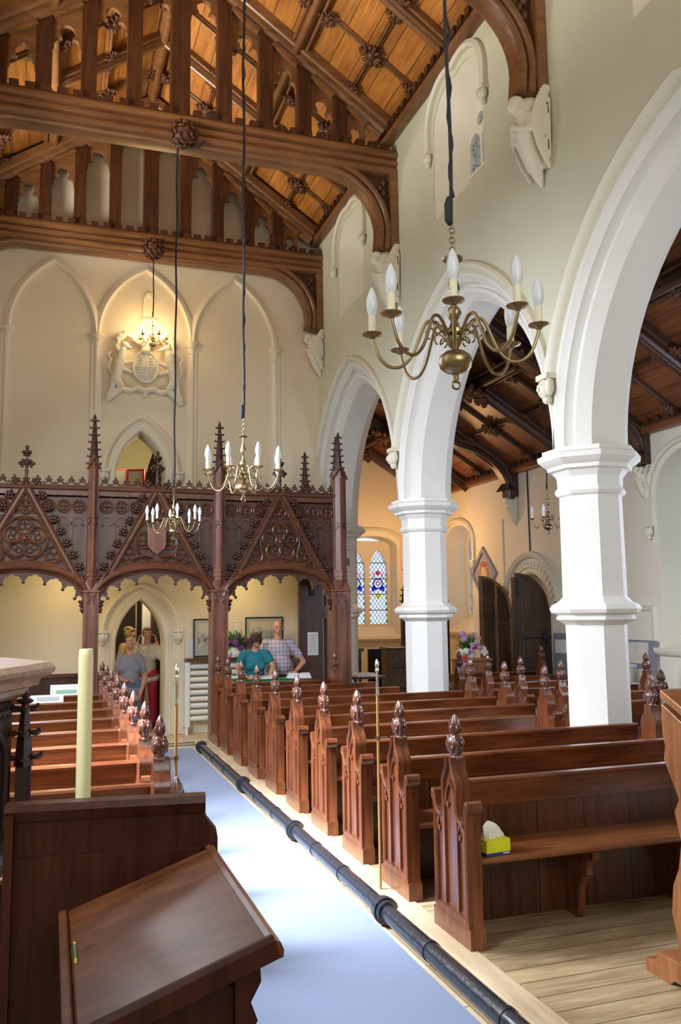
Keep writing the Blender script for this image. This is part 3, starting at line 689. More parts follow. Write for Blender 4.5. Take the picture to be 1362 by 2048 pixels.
# ---- nave trusses
TR = {9.4: (0.0, 'roof truss of moulded oak crossing the middle of the nave, chandelier cord at its centre', 1),
      12.5: (-.07, 'oak roof truss set against the far end wall above the plaster arches', 1),
      6.05: (0.0, 'nearest oak roof truss, only its curved brace and post showing at the top right', 0)}
BO = leaf_boss(.165, 5, 11, .45)
for ty, (dz, lab, full) in TR.items():
    T = empty('roof_truss', (NCX, ty, 7.1), lab, 'roof truss', 'oak trusses of the nave roof')
    def loc(mb): return mb.xf(Matrix.Translation((-NCX, -ty, -7.1)))
    hw = .125
    x0, x1 = NX0, NX1
    # tie beam: moulded section swept across
    rsd = lambda sg: [(sg*(hw+.03*q), h) for q, h in [(0, .295), (.6, .29), (1.2, .265), (1.35, .24), (1.2, .215), (.5, .20), (-.5, .192), (-.5, .178), (.3, .172), (.9, .155), (1.0, .135), (.9, .115), (.3, .10), (-.5, .095), (-.5, .08), (.2, .075), (.8, .058), (.9, .04), (.8, .022), (.2, .005)]]
    sec = rsd(-1)+[(-.10, -.01), (.10, -.01)]+rsd(1)[::-1]
    loc(MB().bar((x0, ty, 7.13+dz), (x1, ty, 7.13+dz), sec, (0, 0, 1))).build('tie_beam', ROOFT, T, smooth=30)
    mb = MB(); xb = x0+.04
    while xb < x1-.1:
        for s in (-1, 1): mb.box(xb, xb+.10, ty+s*(hw-.01)-.035, ty+s*(hw-.01)+.035, 7.42+dz, 7.50+dz)
        xb += .166
    mb.box(x0, x1, ty-hw-.01, ty+hw+.01, 7.415+dz, 7.44+dz)
    loc(mb).build('battlement', ROOFD, T)
    for side in (-1, 1):
        xw = x1 if side > 0 else x0; sx_ = lambda d: xw-side*d
        # wall post
        loc(MB().box(min(sx_(0), sx_(.10)), max(sx_(0), sx_(.10)), ty-hw-.02, ty+hw+.02, 6.13, 7.2+dz)).build('wall_post', ROOFT, T, bevel=.015)
        # curved brace: concentric mouldings
        R = .78; cx_, cz_ = sx_(.15+R), 7.16+dz-R
        path = [(sx_(.17), 6.15)]+[(cx_+side*R*math.cos(a), cz_+R*math.sin(a)) for a in [i*PI/2/14 for i in range(15)]]+[(NCX+side*.0, 7.16+dz)]
        fz = [(-.085, .085), (-.08, .12), (-.06, .142), (-.035, .15), (-.012, .142), (.0, .12), (.0, .10), (.012, .10), (.014, .14), (.03, .165), (.05, .172), (.072, .165), (.088, .14), (.09, .11)]
        fz = [(a_, b_*.72) for a_, b_ in fz]; prof = fz+[(a_, -b_) for a_, b_ in fz[::-1]]
        if side > 0: path = path[::-1]; prof = prof
        else: path = path; prof = [(-a_, b_) for a_, b_ in prof]; prof = [(-a_, b_) for a_, b_ in prof]
        loc(MB().sweep(path, [((a_-.02)*(1 if side < 0 else 1), b_) for a_, b_ in prof], NY(ty))).build('curved_brace', ROOFT, T, smooth=30)
        # spandrel board with pierced trefoil
        sp = [(sx_(.09), 6.6), (sx_(.09), 7.14+dz), (sx_(.80), 7.14+dz)]+[(cx_+side*(R+.06)*math.cos(a), cz_+(R+.06)*math.sin(a)) for a in [PI/2*.96-i*PI/2*.9/8 for i in range(9)]]
        loc(MB().slab(sp, [], NY(ty), -.04, .04)).build('spandrel', ROOFD, T)
        lb = MB(); 
        for j in range(4):
            lb.ball((sx_(.17+.05*(j % 2)), ty-.06, 7.02+dz-.07*j), (.04, .04, .045), 7, 5)
        loc(lb).build('carved_leaves', BOSS, T, smooth=180)
        if not full: continue
        nrm = Vector((side*RS, 0, 1)).normalized()
        p0 = Vector((NCX, ty, RZ+dz)); p1 = Vector((NCX+side*2.66, ty, RZ+dz-RS*2.66))
        p1b = Vector((NCX+side*2.62, ty, RZ+dz-RS*2.62))
        loc(MB().bar(p0, p1b, mould(.36, .24), nrm)).build('rafter', ROOFT, T)
        low = Vector((0, 0, -.255/math.cos(math.atan(RS))))
    if full:
        lz = lambda x: RZ+dz-RS*abs(x-NCX)-.285
        loc(MB().prism([(NCX-.11, 7.43+dz), (NCX-.11, lz(NCX)+.1), (NCX+.11, lz(NCX)+.1), (NCX+.11, 7.43+dz)], 'Y', ty-.10, ty+.10)).build('king_post', ROOFD, T, bevel=.03)
        cs = [.0, .52, 1.02, 1.50, 1.96]
        for side in (-1, 1):
            for c in cs[1:]:
                x = NCX+side*c; 
                pts = [(x-.085, 7.43+dz), (x-.085, lz(x-.085)+.02), (x+.085, lz(x+.085)+.02), (x+.085, 7.43+dz)]
                loc(MB().prism(pts, 'Y', ty-.09, ty+.09)).build('strut', ROOFD, T, bevel=.03)
            ee = cs+[2.30]
            for a, b_ in zip(ee[:-1], ee[1:]):
                xa_, xb_ = (NCX+a+(.11 if a == 0 else .085), NCX+b_-(.085 if b_ < 2.2 else 0)) if side > 0 else (NCX-b_+(.085 if b_ < 2.2 else 0), NCX-a-(.11 if a == 0 else .085))
                zl = min(lz(xa_), lz(xb_)); zt = zl-.05
                zsp = zt-.28
                if zsp < 7.5+dz: zsp = 7.47+dz; zt = max(zt, zsp+.12)
                if zl-zsp < .05: continue
                cu = cusped(xa_+.015, xb_-.015, zsp, zt)
                poly = [(xa_, zsp)]+cu[0:]+[(xb_, zsp), (xb_, lz(xb_)+.02), (xa_, lz(xa_)+.02)]
                try: loc(MB().slab(poly, [], NY(ty), -.03, .03)).build('tracery_panel', ROOFT, T)
                except Exception: pass
                # little moulded capping on the tracery, parallel to the rafter
                loc(MB().bar((xa_, ty-.05, lz(xa_)-.0), (xb_, ty-.05, lz(xb_)-.0), [(-.05, -.03), (-.05, .02), (.05, .02), (.05, -.03)], (0, 0, 1))).build('capping', ROOFT, T)
        b = MB().merge(BO, Matrix.Translation((.03+NCX, ty-.17, 7.17+dz)) @ Matrix.Scale(1.12, 4) @ Matrix.Rotation(PI/2*.80, 4, 'X').inverted().to_4x4() @ Matrix.Scale(1, 4))
        loc(b).build('carved_boss', BOSS, T, smooth=180)

# ---- angel corbels under the wall posts
def angel(flip=1):
    m = MB()
    # local: +x out of wall, y along the wall, z up
    m.cap((.17, 0, .37), (.15, 0, .18), .095, .115); m.cap((.15, 0, .18), (.08, 0, -.05), .118, .085); m.cap((.08, 0, -.05), (.02, 0, -.24), .08, .018)
    m.cap((.12, 0, .46), (.17, 0, .40), .11, .09); m.ball((.08, 0, .25), (.06, .13, .30), 12, 8)
    m.ball((.27, 0, .455), (.072, .062, .082), 12, 8); m.ball((.335, 0, .44), (.016, .014, .02), 6, 5); m.ball((.25, 0, .50), (.078, .072, .060), 12, 8)
    m.cap((.20, 0, .38), (.25, 0, .42), .05, .045)
    for s in (-1, 1):
        m.cap((.17, s*.10, .35), (.20, s*.125, .20), .044, .036); m.cap((.20, s*.125, .20), (.28, s*.03, .24), .035, .026); m.ball((.30, s*.012, .26), (.022, .018, .035), 7, 5)
        for k in range(22):
            t = k/21; zt = .60-.72*t; w_ = .055*math.sin(PI*min(1, t*.9+.12))**.6
            m.ball((.035+.11*math.sin(t*PI), s*(.150+.018*math.sin(t*PI)), zt), (w_+.02, .020, .034), 8, 5)
        for k in range(4):
            t0, t1 = .15+.1*k, .9-.05*k; m.cap((.02+.03*k, s*.172, .60-.72*t0), (.03+.03*k, s*.172, .60-.72*t1), .010, .008)
        for k in range(5): m.cap((.20-.035*k, s*(.04+.022*k), .16), (.12-.025*k, s*(.02+.014*k), -.10), .022, .015)
    return m
ang = organic(angel(), 'body', CARV, None, .009, 2)
def place_angel(x, y, z, s, rzz, lab):
    e = empty('angel_corbel', (x, y, z), lab, 'corbel', 'carved angel corbels under the roof posts', rzz); e.scale = (s, s, s)
    if ang.parent is None: ang.parent = e
    else: c = ang.copy(); COL.objects.link(c); c.parent = e
for y, w in ((6.05, 'carved angel corbel at the top right with folded wings, beneath the nearest roof post'), (9.4, 'carved angel corbel behind the big chandelier, holding the middle nave roof post'), (12.5, 'carved angel corbel in the corner between the end wall and the arcade wall')):
    place_angel(NX1+.0, y if y < 12 else 12.47, 5.60, .98 if y < 12 else .85, PI, w)

# ---- aisle roof
ARZ = lambda x: 4.11+.61*(AX-x)
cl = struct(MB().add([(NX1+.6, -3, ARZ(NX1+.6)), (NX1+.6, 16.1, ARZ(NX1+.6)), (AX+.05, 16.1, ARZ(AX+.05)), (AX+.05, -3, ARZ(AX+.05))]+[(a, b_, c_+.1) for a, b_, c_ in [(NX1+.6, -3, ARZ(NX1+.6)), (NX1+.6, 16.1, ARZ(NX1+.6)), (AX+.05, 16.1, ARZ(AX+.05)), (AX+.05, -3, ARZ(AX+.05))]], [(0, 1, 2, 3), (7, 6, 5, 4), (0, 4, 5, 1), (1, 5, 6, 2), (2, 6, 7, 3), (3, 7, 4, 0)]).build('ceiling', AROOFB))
nrm = Vector((.61, 0, 1)).normalized()
AMAJ = [2.6, 4.3, 6.0, 7.7, 9.35, 11.0, 12.75, 14.4, 15.9]
AP = lambda x, y, d=0: Vector((x, y, ARZ(x)))-nrm*d
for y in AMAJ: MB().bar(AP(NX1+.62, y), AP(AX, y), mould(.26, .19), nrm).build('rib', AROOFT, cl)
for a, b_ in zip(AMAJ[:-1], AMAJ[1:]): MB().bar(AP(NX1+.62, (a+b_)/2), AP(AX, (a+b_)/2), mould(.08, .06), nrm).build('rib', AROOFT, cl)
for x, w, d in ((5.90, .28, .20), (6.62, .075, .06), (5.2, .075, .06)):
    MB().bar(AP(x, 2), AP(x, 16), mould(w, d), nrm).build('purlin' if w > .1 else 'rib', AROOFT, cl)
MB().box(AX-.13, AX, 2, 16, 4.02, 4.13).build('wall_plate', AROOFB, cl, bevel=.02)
mb = MB(); yb = 2.2
while yb < 15.9:
    mb.box(AX-.16, AX-.07, yb, yb+.10, 4.12, 4.21); yb += .19
mb.box(AX-.14, AX-.04, 2, 16, 4.10, 4.14); mb.build('battlement', ROOFD, cl)
for y in [(a+b_)/2 for a, b_ in zip(AMAJ[2:-1], AMAJ[3:])]:
    for x, s in ((6.62, bossA), (7.25, bossB), (6.04, bossB), (5.76, bossB)): put_boss(s, AP(x, y, .08), nrm, cl)
for y in AMAJ[2:]:
    put_boss(bossA, AP(5.90, y, .2), nrm, cl, sc=1.9)
    for s in (-1, 1): put_boss(bossB, AP(6.62, y+s*.15, .08), nrm, cl)
for y, lab in ((12.75, 'arched oak brace and post of the aisle roof, between the lamp and the doorway'), (9.35, 'arched oak brace of the aisle roof beside the nearest pillar')):
    T = empty('aisle_roof_brace', (AX, y, 3.6), lab, 'roof brace', 'arched braces of the aisle roof')
    def la(m): return m.xf(Matrix.Translation((-AX, -y, -3.6)))
    R = .75; path = [(AX-.13, 3.62), (AX-.13, 3.75)]
    for i in range(9):
        a = i/8; path.append((AX-.13-.95*a**1.8, 3.75+.62*math.sin(a*PI/2*.9)+.15*a))
    px, pz = path[-1]; path.append((5.95, pz+(px-5.95)*.59)); path.append((4.7, pz+(px-4.7)*.59))
    la(MB().sweep(path, [(.07, -.08), (.07, .08), (.02, .12), (-.02, .085), (-.06, .11), (-.11, .10), (-.11, -.10), (-.06, -.11), (-.02, -.085), (.02, -.12)], NY(y))).build('curved_brace', AROOFT, T, smooth=30)
    la(MB().box(AX-.09, AX, y-.13, y+.13, 3.62, 4.1)).build('wall_post', AROOFT, T, bevel=.015)
    place_angel(AX, y, 3.28, .58, PI, 'carved angel corbel on the aisle wall '+('between the window and the doorway' if y > 10 else 'beside the nearest pillar'))
# cable conduits on the aisle wall
for y, z0, z1 in ((12.32, 2.65, 4.05), (13.2, 1.75, 3.3)):
    struct(MB().tube([(AX-.012, y, z0), (AX-.012, y, z1)], .012 if z1 > 4 else .016, 6).build('trim_20', BLACK if z1 > 4 else PLT))
# ================================================================== PEWS
def end_profile():
    """bench-end outline (u along the floor, z up), symmetric, ogee neck"""
    R = [(.205, 0), (.205, .10), (.190, .125), (.190, .60), (.196, .635), (.214, .652), (.220, .674), (.211, .695), (.192, .702), (.174, .690), (.164, .662), (.155, .628), (.142, .602), (.124, .592), (.107, .600), (.094, .622), (.086, .655), (.085, .70), (.090, .738), (.087, .766), (.072, .795), (.052, .822), (.041, .848), (.036, .89)]
    return R
def bench_end_parts(root, s=1, mat=None, fin=1):
    """local frame: outer face at x=0 looking to -x*s, y centre 0, z=0 floor"""
    mat = mat or OAKZ
    R = end_profile(); out = R+[(-u, z) for u, z in R[::-1]]
    T = .075
    m = lambda u, v, o: (s*o, u, v)
    mb = MB().slab(out, [], m, 0.012, T)
    # moulded edge, raised stiles and pointed tracery on the outer face
    edge = [p for p in R[2:]]
    for q in (-1, 1):
        pth = [(q*u, z) for u, z in edge]
        if q < 0: pth = pth[::-1]
        else: pth = pth
        mb.sweep(pth, [(0, .012), (0, -.006), (.012, -.012), (.022, -.004), (.026, .012)] if q > 0 else [(0, .012), (0, -.006), (.012, -.012), (.022, -.004), (.026, .012)], lambda u, v, o: (s*o, u, v))
    def rail(u0, u1, z0, z1, d=.0): mb.box(min(s*d, s*.014), max(s*d, s*.014), u0, u1, z0, z1)
    for q in (-1, 1):
        rail(q*.168-.008, q*.168+.008, .15, .60); rail(q*.072-.011, q*.072+.011, .15, .68, -.004)
        a = parch(q*.118-.040, q*.118+.040, .50, .585, 7)
        mb.sweep(a, [(-.007, .012), (-.007, .0), (.007, .0), (.007, .012)], lambda u, v, o: (s*o, u, v))
        for k in (-1, 1): mb.ball((s*.006, q*.118+k*.024, .505), (.007, .014, .016), 6, 5)
        mb.ball((s*.006, q*.118, .555), (.006, .012, .020), 6, 5)
    a = parch(-.056, .056, .64, .765, 8)
    mb.sweep(a, [(-.007, .012), (-.007, .0), (.007, .0), (.007, .012)], lambda u, v, o: (s*o, u, v))
    for k in (-1, 1): mb.ball((s*.006, k*.036, .645), (.007, .018, .016), 6, 5)
    mb.box(min(s*-.006, s*(T+.002)), max(s*-.006, s*(T+.002)), -.207, .207, 0, .10); rail(-.19, .19, .10, .135, -.004)
    e = mb.build('bench_end', mat, root, smooth=35)
    if fin:
        f = MB()
        prof = [(.036, .868), (.045, .876), (.045, .888), (.037, .894), (.040, .902), (.050, .918), (.058, .940), (.060, .962), (.052, .982), (.036, .992), (.028, .998), (.031, 1.006), (.037, 1.028), (.036, 1.052), (.027, 1.076), (.013, 1.096), (.002, 1.106)]
        f.lathe(prof, (s*.040, 0, 0), 24, lambda a, t: 1+(.16*math.cos(5*a+9*t)+.07*math.cos(10*a-6*t))*(t > .25)*(t < .97))
        for k in range(5):
            a = 2*PI*k/5+.3
            for z, r in ((.955, .056), (.978, .047), (.930, .051), (1.03, .034)): f.ball((s*.040+r*math.cos(a+z*9), r*math.sin(a+z*9), z), (.014, .014, .020), 6, 5)
        f.v = [(s*.040+(p[0]-s*.040)*.66, p[1], p[2]) for p in f.v]
        f.build('poppyhead', PEWF, e, smooth=180)
    return e
PEWF = plain('poppyhead_oak', (.105, .036, .020), .25, coat=.6, bump=.2, bscale=90)
_cache = {}
def pew_proto(L, s, ends, brackets):
    """seat faces the camera; s=+1 runs to +x from the end face, -1 to -x. Origin at the end face, floor level"""
    root = empty('pew')
    bench_end_parts(root, s)
    if ends == 2:
        c = empty('t'); e2 = bench_end_parts(root, -s)
        e2.location = (s*L, 0, 0); bpy.data.objects.remove(c)
    x0, x1 = s*.06, s*(L-.06 if ends == 2 else L)
    a, b_ = min(x0, x1), max(x0, x1)
    MB().box(a, b_, .155, .180, 0.0, .66).build('back', OAKP, root)
    MB().bar((a, .17, .59), (b_, .17, .59), [(-.02, 0), (-.028, .01), (-.028, .095), (-.014, .105), (-.03, .118), (-.036, .13), (-.03, .142), (.022, .142), (.03, .13), (.022, .11), (.022, 0)] , (0, 0, 1)).build('top_rail', OAK, root, smooth=30, bevel=0)
    # flip the section so the moulding is on the seat side
    sx0, sx1 = a, b_
    seat = MB().prism([(-.17, .385), (-.182, .395), (-.182, .408), (-.17, .418), (.158, .418), (.158, .385)], 'X', sx0, sx1); seat.build('seat', SEAT, root, bevel=.004)
    for k in range(brackets):
        xx = s*(.77+.67*k if brackets > 1 else L*.5)
        pr = [(-.13, .385), (-.13, .33), (-.09, .32), (-.07, .27), (-.075, .24), (-.03, .22), (0, .15), (.02, .0), (.155, 0), (.155, .385)]
        MB().prism(pr, 'X', xx-.02, xx+.02).build('bracket', OAKZ, root)
    return root
def place(key, L, s, ends, br, loc, label, group, rz_=0):
    if key not in _cache:
        o = pew_proto(L, s, ends, br); _cache[key] = o
    else: o = copy_tree(_cache[key])
    o.location = loc; tag(o, label, 'pew', group); o.rotation_euler = (0, 0, rz_); return o
ORD = ['front', 'second', 'third', 'fourth', 'fifth', 'sixth', 'seventh', 'eighth', 'ninth', 'tenth']
XR = 1.96
for i in range(10):
    y = 4.09+.752*i if i < 9 else 10.74
    L = {3: 1.98, 8: 1.96, 7: 1.98}.get(i, 2.50)
    if i == 0: L = 2.50
    ends = 1 if i in (3, 7, 8) else 2
    if i == 9: L = 1.62; ends = 2
    lab = {0: 'long dark oak pew at the front of the right block, tissue box on its seat', 1: 'second pew back in the right block, brass-tipped staff fixed to its bench end', 3: 'fourth pew back in the right block, running up against the nearest pillar',
           9: 'rearmost pew of the right block, its end beside the gallery post'}.get(i, ORD[i]+' pew from the front of the right block, dark oak with carved bench ends')
    place(('R', L, ends), L, 1, ends, 3 if L > 2.2 else 1, (XR, y, .1), lab, 'oak pews right of the aisle')
for i in range(8):
    y = 4.585+.757*i
    lab = {0: 'nearest pew of the left block behind the tall candle, oak with a carved end'}.get(i, ORD[i]+' pew of the left block counting back from the candle')
    place(('L',), 1.85, -1, 1, 1, (.59, y, .11), lab, 'oak pews left of the aisle')
ay = [5.45, 6.2, 6.95, 7.75, 8.55, 9.32, 10.08, 10.85]
for i, y in enumerate(ay):
    place(('A',), 1.78, 1, 2, 1, (4.98, y, .1), 'side aisle pew beyond the pillars, '+('nearest row' if i == 0 else ORD[i]+' row from the camera'), 'oak pews of the side aisle')
# frontal whose carved head shows past the candle's desk
root = empty('pew_frontal', (.475, 3.12, .0), 'oak pew frontal hidden behind the desk, its carved poppyhead showing beside the staff', 'pew frontal')
e = bench_end_parts(root, -1); 
MB().box(-.42, -.06, .10, .13, .0, .62).build('back', OAKP, root)
MB().box(-.42, -.06, .02, .20, .60, .63).build('book_ledge', OAK, root)
root.scale = (1, 1, 1.06)

# ================================================================== GALLERY SCREEN
GYF = 11.15
SCRP = wood('screen_oak_sunlit', (.115, .038, .024), (.285, .11, .065), 'Z', .34, .3)  # same oak as the screen, colour lightened to look sunlit
G = empty('gallery_screen', (1.27, GYF, 0), 'dark carved oak gallery screen with three crocketed gables and tall pinnacles', 'gallery')
def LG(m): return m.xf(Matrix.Translation((-1.27, -GYF, 0)))
PX = [-1.14, .468, 2.077, 3.75]
PXW = [.19, .185, .225, .27]
def crocketed(m, x, y, z0, z1, r):
    m.tube([(x, y, z0), (x, y, z1)], [r, r*.25], 4)
    n = max(3, int((z1-z0)/.085))
    for i in range(n):
        t = (i+.35)/n; rr = r*(1-.72*t); z = z0+(z1-z0)*t
        for k in range(4):
            a = k*PI/2+PI/4 if False else k*PI/2
            m.ball((x+(rr+.016)*math.cos(a), y+(rr+.016)*math.sin(a), z), (.020, .020, .013), 6, 4)
            m.ball((x+(rr+.030)*math.cos(a), y+(rr+.030)*math.sin(a), z+.010), (.010, .010, .010), 5, 4)
    m.ball((x, y, z1-.03), (.032, .032, .012), 6, 4); m.ball((x, y, z1), (.015, .015, .026), 6, 4)
def screen_post(x, w, y=GYF, base=True, top=4.25):
    p = LG(MB().box(x-w/2, x+w/2, y-.10, y+.12, 0, 2.0)).build('post', SCRP, G, bevel=.008)
    m = MB()
    # sunk panel with a pointed head on the lower post
    m.sweep([(x-w*.30, .4)]+parch(x-w*.30, x+w*.30, 1.86, 1.96, 5)+[(x+w*.30, .4)], [(-.008, 0), (-.008, .014), (.008, .014), (.008, 0)], NY(y-.10))
    m.ball((x-w*.16, y-.10, 1.87), (.018, .008, .02), 6, 4); m.ball((x+w*.16, y-.10, 1.87), (.018, .008, .02), 6, 4)
    LG(m).build('panel_moulding', SCRH, p)
    m = MB(); ws = w*.68
    m.box(x-w/2-.012, x+w/2+.012, y-.115, y+.12, 2.0, 2.025)
    m.add([(x-w/2, y-.10, 2.025), (x+w/2, y-.10, 2.025), (x+w/2, y+.1, 2.025), (x-w/2, y+.1, 2.025), (x-ws/2, y-.08, 2.16), (x+ws/2, y-.08, 2.16), (x+ws/2, y+.08, 2.16), (x-ws/2, y+.08, 2.16)], [(0, 1, 5, 4), (1, 2, 6, 5), (2, 3, 7, 6), (3, 0, 4, 7), (4, 5, 6, 7), (0, 3, 2, 1)])
    m.add([(x-ws/2-.008, y-.09, 2.16), (x, y-.155, 2.16), (x+ws/2+.008, y-.09, 2.16), (x, y-.10, 2.03)], [(0, 1, 3), (1, 2, 3), (0, 2, 1)])
    sh = [(x-ws/2, y+.06), (x-ws/2, y-.075), (x, y-.145), (x+ws/2, y-.075), (x+ws/2, y+.06)]
    m.prism(sh, 'Z', 2.16, 3.60)
    for z in (2.20, 2.26): 
        m.prism([(x-ws/2-.012, y+.06), (x-ws/2-.012, y-.08), (x, y-.16), (x+ws/2+.012, y-.08), (x+ws/2+.012, y+.06)], 'Z', z, z+.018)
    s = LG(m).build('buttress_shaft', SCRP, p, bevel=.004)
    m = MB()
    # raised edge beads on the two diagonal faces, tracery band at mid height
    for q in (-1, 1):
        for t in (.12, .88):
            bx = x+q*ws/2*(1-t); by = y-.075-.07*t
            m.tube([(bx, by-.004, 2.30), (bx, by-.004, 3.56)], .006, 5)
        m.tube([(x+q*ws*.05, y-.146, 2.93), (x+q*ws*.46, y-.092, 2.93)], .010, 5); m.tube([(x+q*ws*.06, y-.146, 2.84), (x+q*ws*.25, y-.12, 2.90), (x+q*ws*.44, y-.095, 2.84)], .008, 5)
        # gablet
        m.tube([(x+q*(ws/2+.02), y-.08, 3.55), (x+q*ws*.02, y-.15, 3.72)], .013, 5)
    m.prism([(x-ws/2, y+.05), (x-ws/2, y-.07), (x, y-.13), (x+ws/2, y-.07), (x+ws/2, y+.05)], 'Z', 3.60, 3.66)
    LG(m).build('tracery', SCRH, p)
    m = MB(); crocketed(m, x, y-.03, 3.60, top, .062); LG(m).build('pinnacle', SCR, p, smooth=60)
    return p
for x, w in zip(PX, PXW): screen_post(x, w, top=4.25 if x < 3 else 4.20)
screen_post(3.80, .16, GYF+.26, top=4.18)
screen_post(3.66, .16, 12.50, top=4.16)
# parapet panels between the posts
for a, b_ in zip(PX[:-1], PX[1:]):
    mm = (a+b_)/2; ww_ = (b_-a)/2
    pb = [(a, 3.2), (a, 1.98)]+[(mm-ww_*.93*math.cos(PI*i/20), 1.93+.375*math.sin(PI*i/20)**.9) for i in range(1, 20)]+[(b_, 1.98), (b_, 3.2)]
    LG(MB().slab(pb, [], NY(GYF), -.05, -.01)).build('parapet_board', SCR, G)
LG(MB().bar((PX[0], GYF+.0, 3.19), (PX[3], GYF+.0, 3.19), [(-.09, 0), (-.05, 0), (-.04, .02), (.05, .03), (.05, .09), (.09, .10), (.10, .135), (.07, .15), (-.10, .15), (-.10, 0)], (0, 0, 1))).build('cornice', SCRH, G)
def mullion_set(a, b_, n):
    m = MB(); st = (b_-a)/n
    for i in range(n):
        xc = a+st*(i+.5)
        m.torus((xc, GYF-.01, 3.085), st*.42, .011, (0, 1, 0), 18, 5)
        for k in range(4):
            an = k*PI/2+PI/4; m.torus((xc+st*.17*math.cos(an), GYF-.005, 3.085+st*.17*math.sin(an)), st*.15, .007, (0, 1, 0), 10, 4)
        m.ball((xc, GYF-.02, 3.085), (.012, .01, .012), 6, 4)
    for i in range(n+1):
        x = a+st*i; tt = min(1, abs((x-(a+b_)/2)/((b_-a)/2)))
        m.box(x-.009, x+.009, GYF-.014, GYF+.01, 1.97+.375*math.sqrt(max(0, 1-tt*tt))**.9, 2.95)
        if i < n:
            m.sweep(parch(x, x+st, 2.85, 2.965, 5), [(-.008, 0), (-.008, .02), (.008, .02), (.008, 0)], NY(GYF+.005))
            for q in (0, 1): m.ball((x+st*(.25+.5*q), GYF-.005, 2.85), (.02, .008, .012), 6, 4)
        m.box(x-st*.3, x-st*.3+.05, GYF-.06, GYF-.02, 3.215, 3.265)
    return m
for a, b_ in zip(PX[:-1], PX[1:]): LG(mullion_set(a+.08, b_-.08, 8)).build('quatrefoil_panel', SCRH, G, smooth=50)
def cresting(a, b_, y):
    m = MB(); n = int((b_-a)/.125); st = (b_-a)/n; m.box(a, b_, y-.012, y+.012, 3.335, 3.352)
    for i in range(n):
        x = a+st*(i+.5)
        m.tube([(x-st/2, y, 3.345), (x-st*.22, y, 3.375), (x, y, 3.395), (x+st*.22, y, 3.375), (x+st/2, y, 3.345)], .009, 5)
        m.ball((x, y, 3.435), (.018, .012, .026), 6, 4); m.ball((x-.026, y, 3.408), (.019, .012, .016), 6, 4); m.ball((x+.026, y, 3.408), (.019, .012, .016), 6, 4); m.ball((x, y, 3.39), (.01, .01, .02), 5, 4)
        m.ball((x+st/2, y, 3.375), (.010, .009, .016), 5, 4)
    return m
for a, b_ in zip(PX[:-1], PX[1:]): LG(cresting(a+.07, b_-.07, GYF-.06)).build('cresting', SCR, G, smooth=60)
# return of the parapet along the arcade wall and the gallery floor
r_ = LG(MB().box(3.76, 3.80, GYF+.05, 12.6, 2.1, 3.30)).build('return_panel', SCR, G)
cc = cresting(0, 1.35, 0).xf(Matrix.Translation((3.78, GYF+.1, 0)) @ Matrix.Rotation(PI/2, 4, 'Z')); LG(cc).build('cresting', SCR, G, smooth=60)
LG(MB().box(NX0+.01, 3.93, GYF+.06, YW-.002, 2.36, 2.46)).build('gallery_floor', SCR, G)
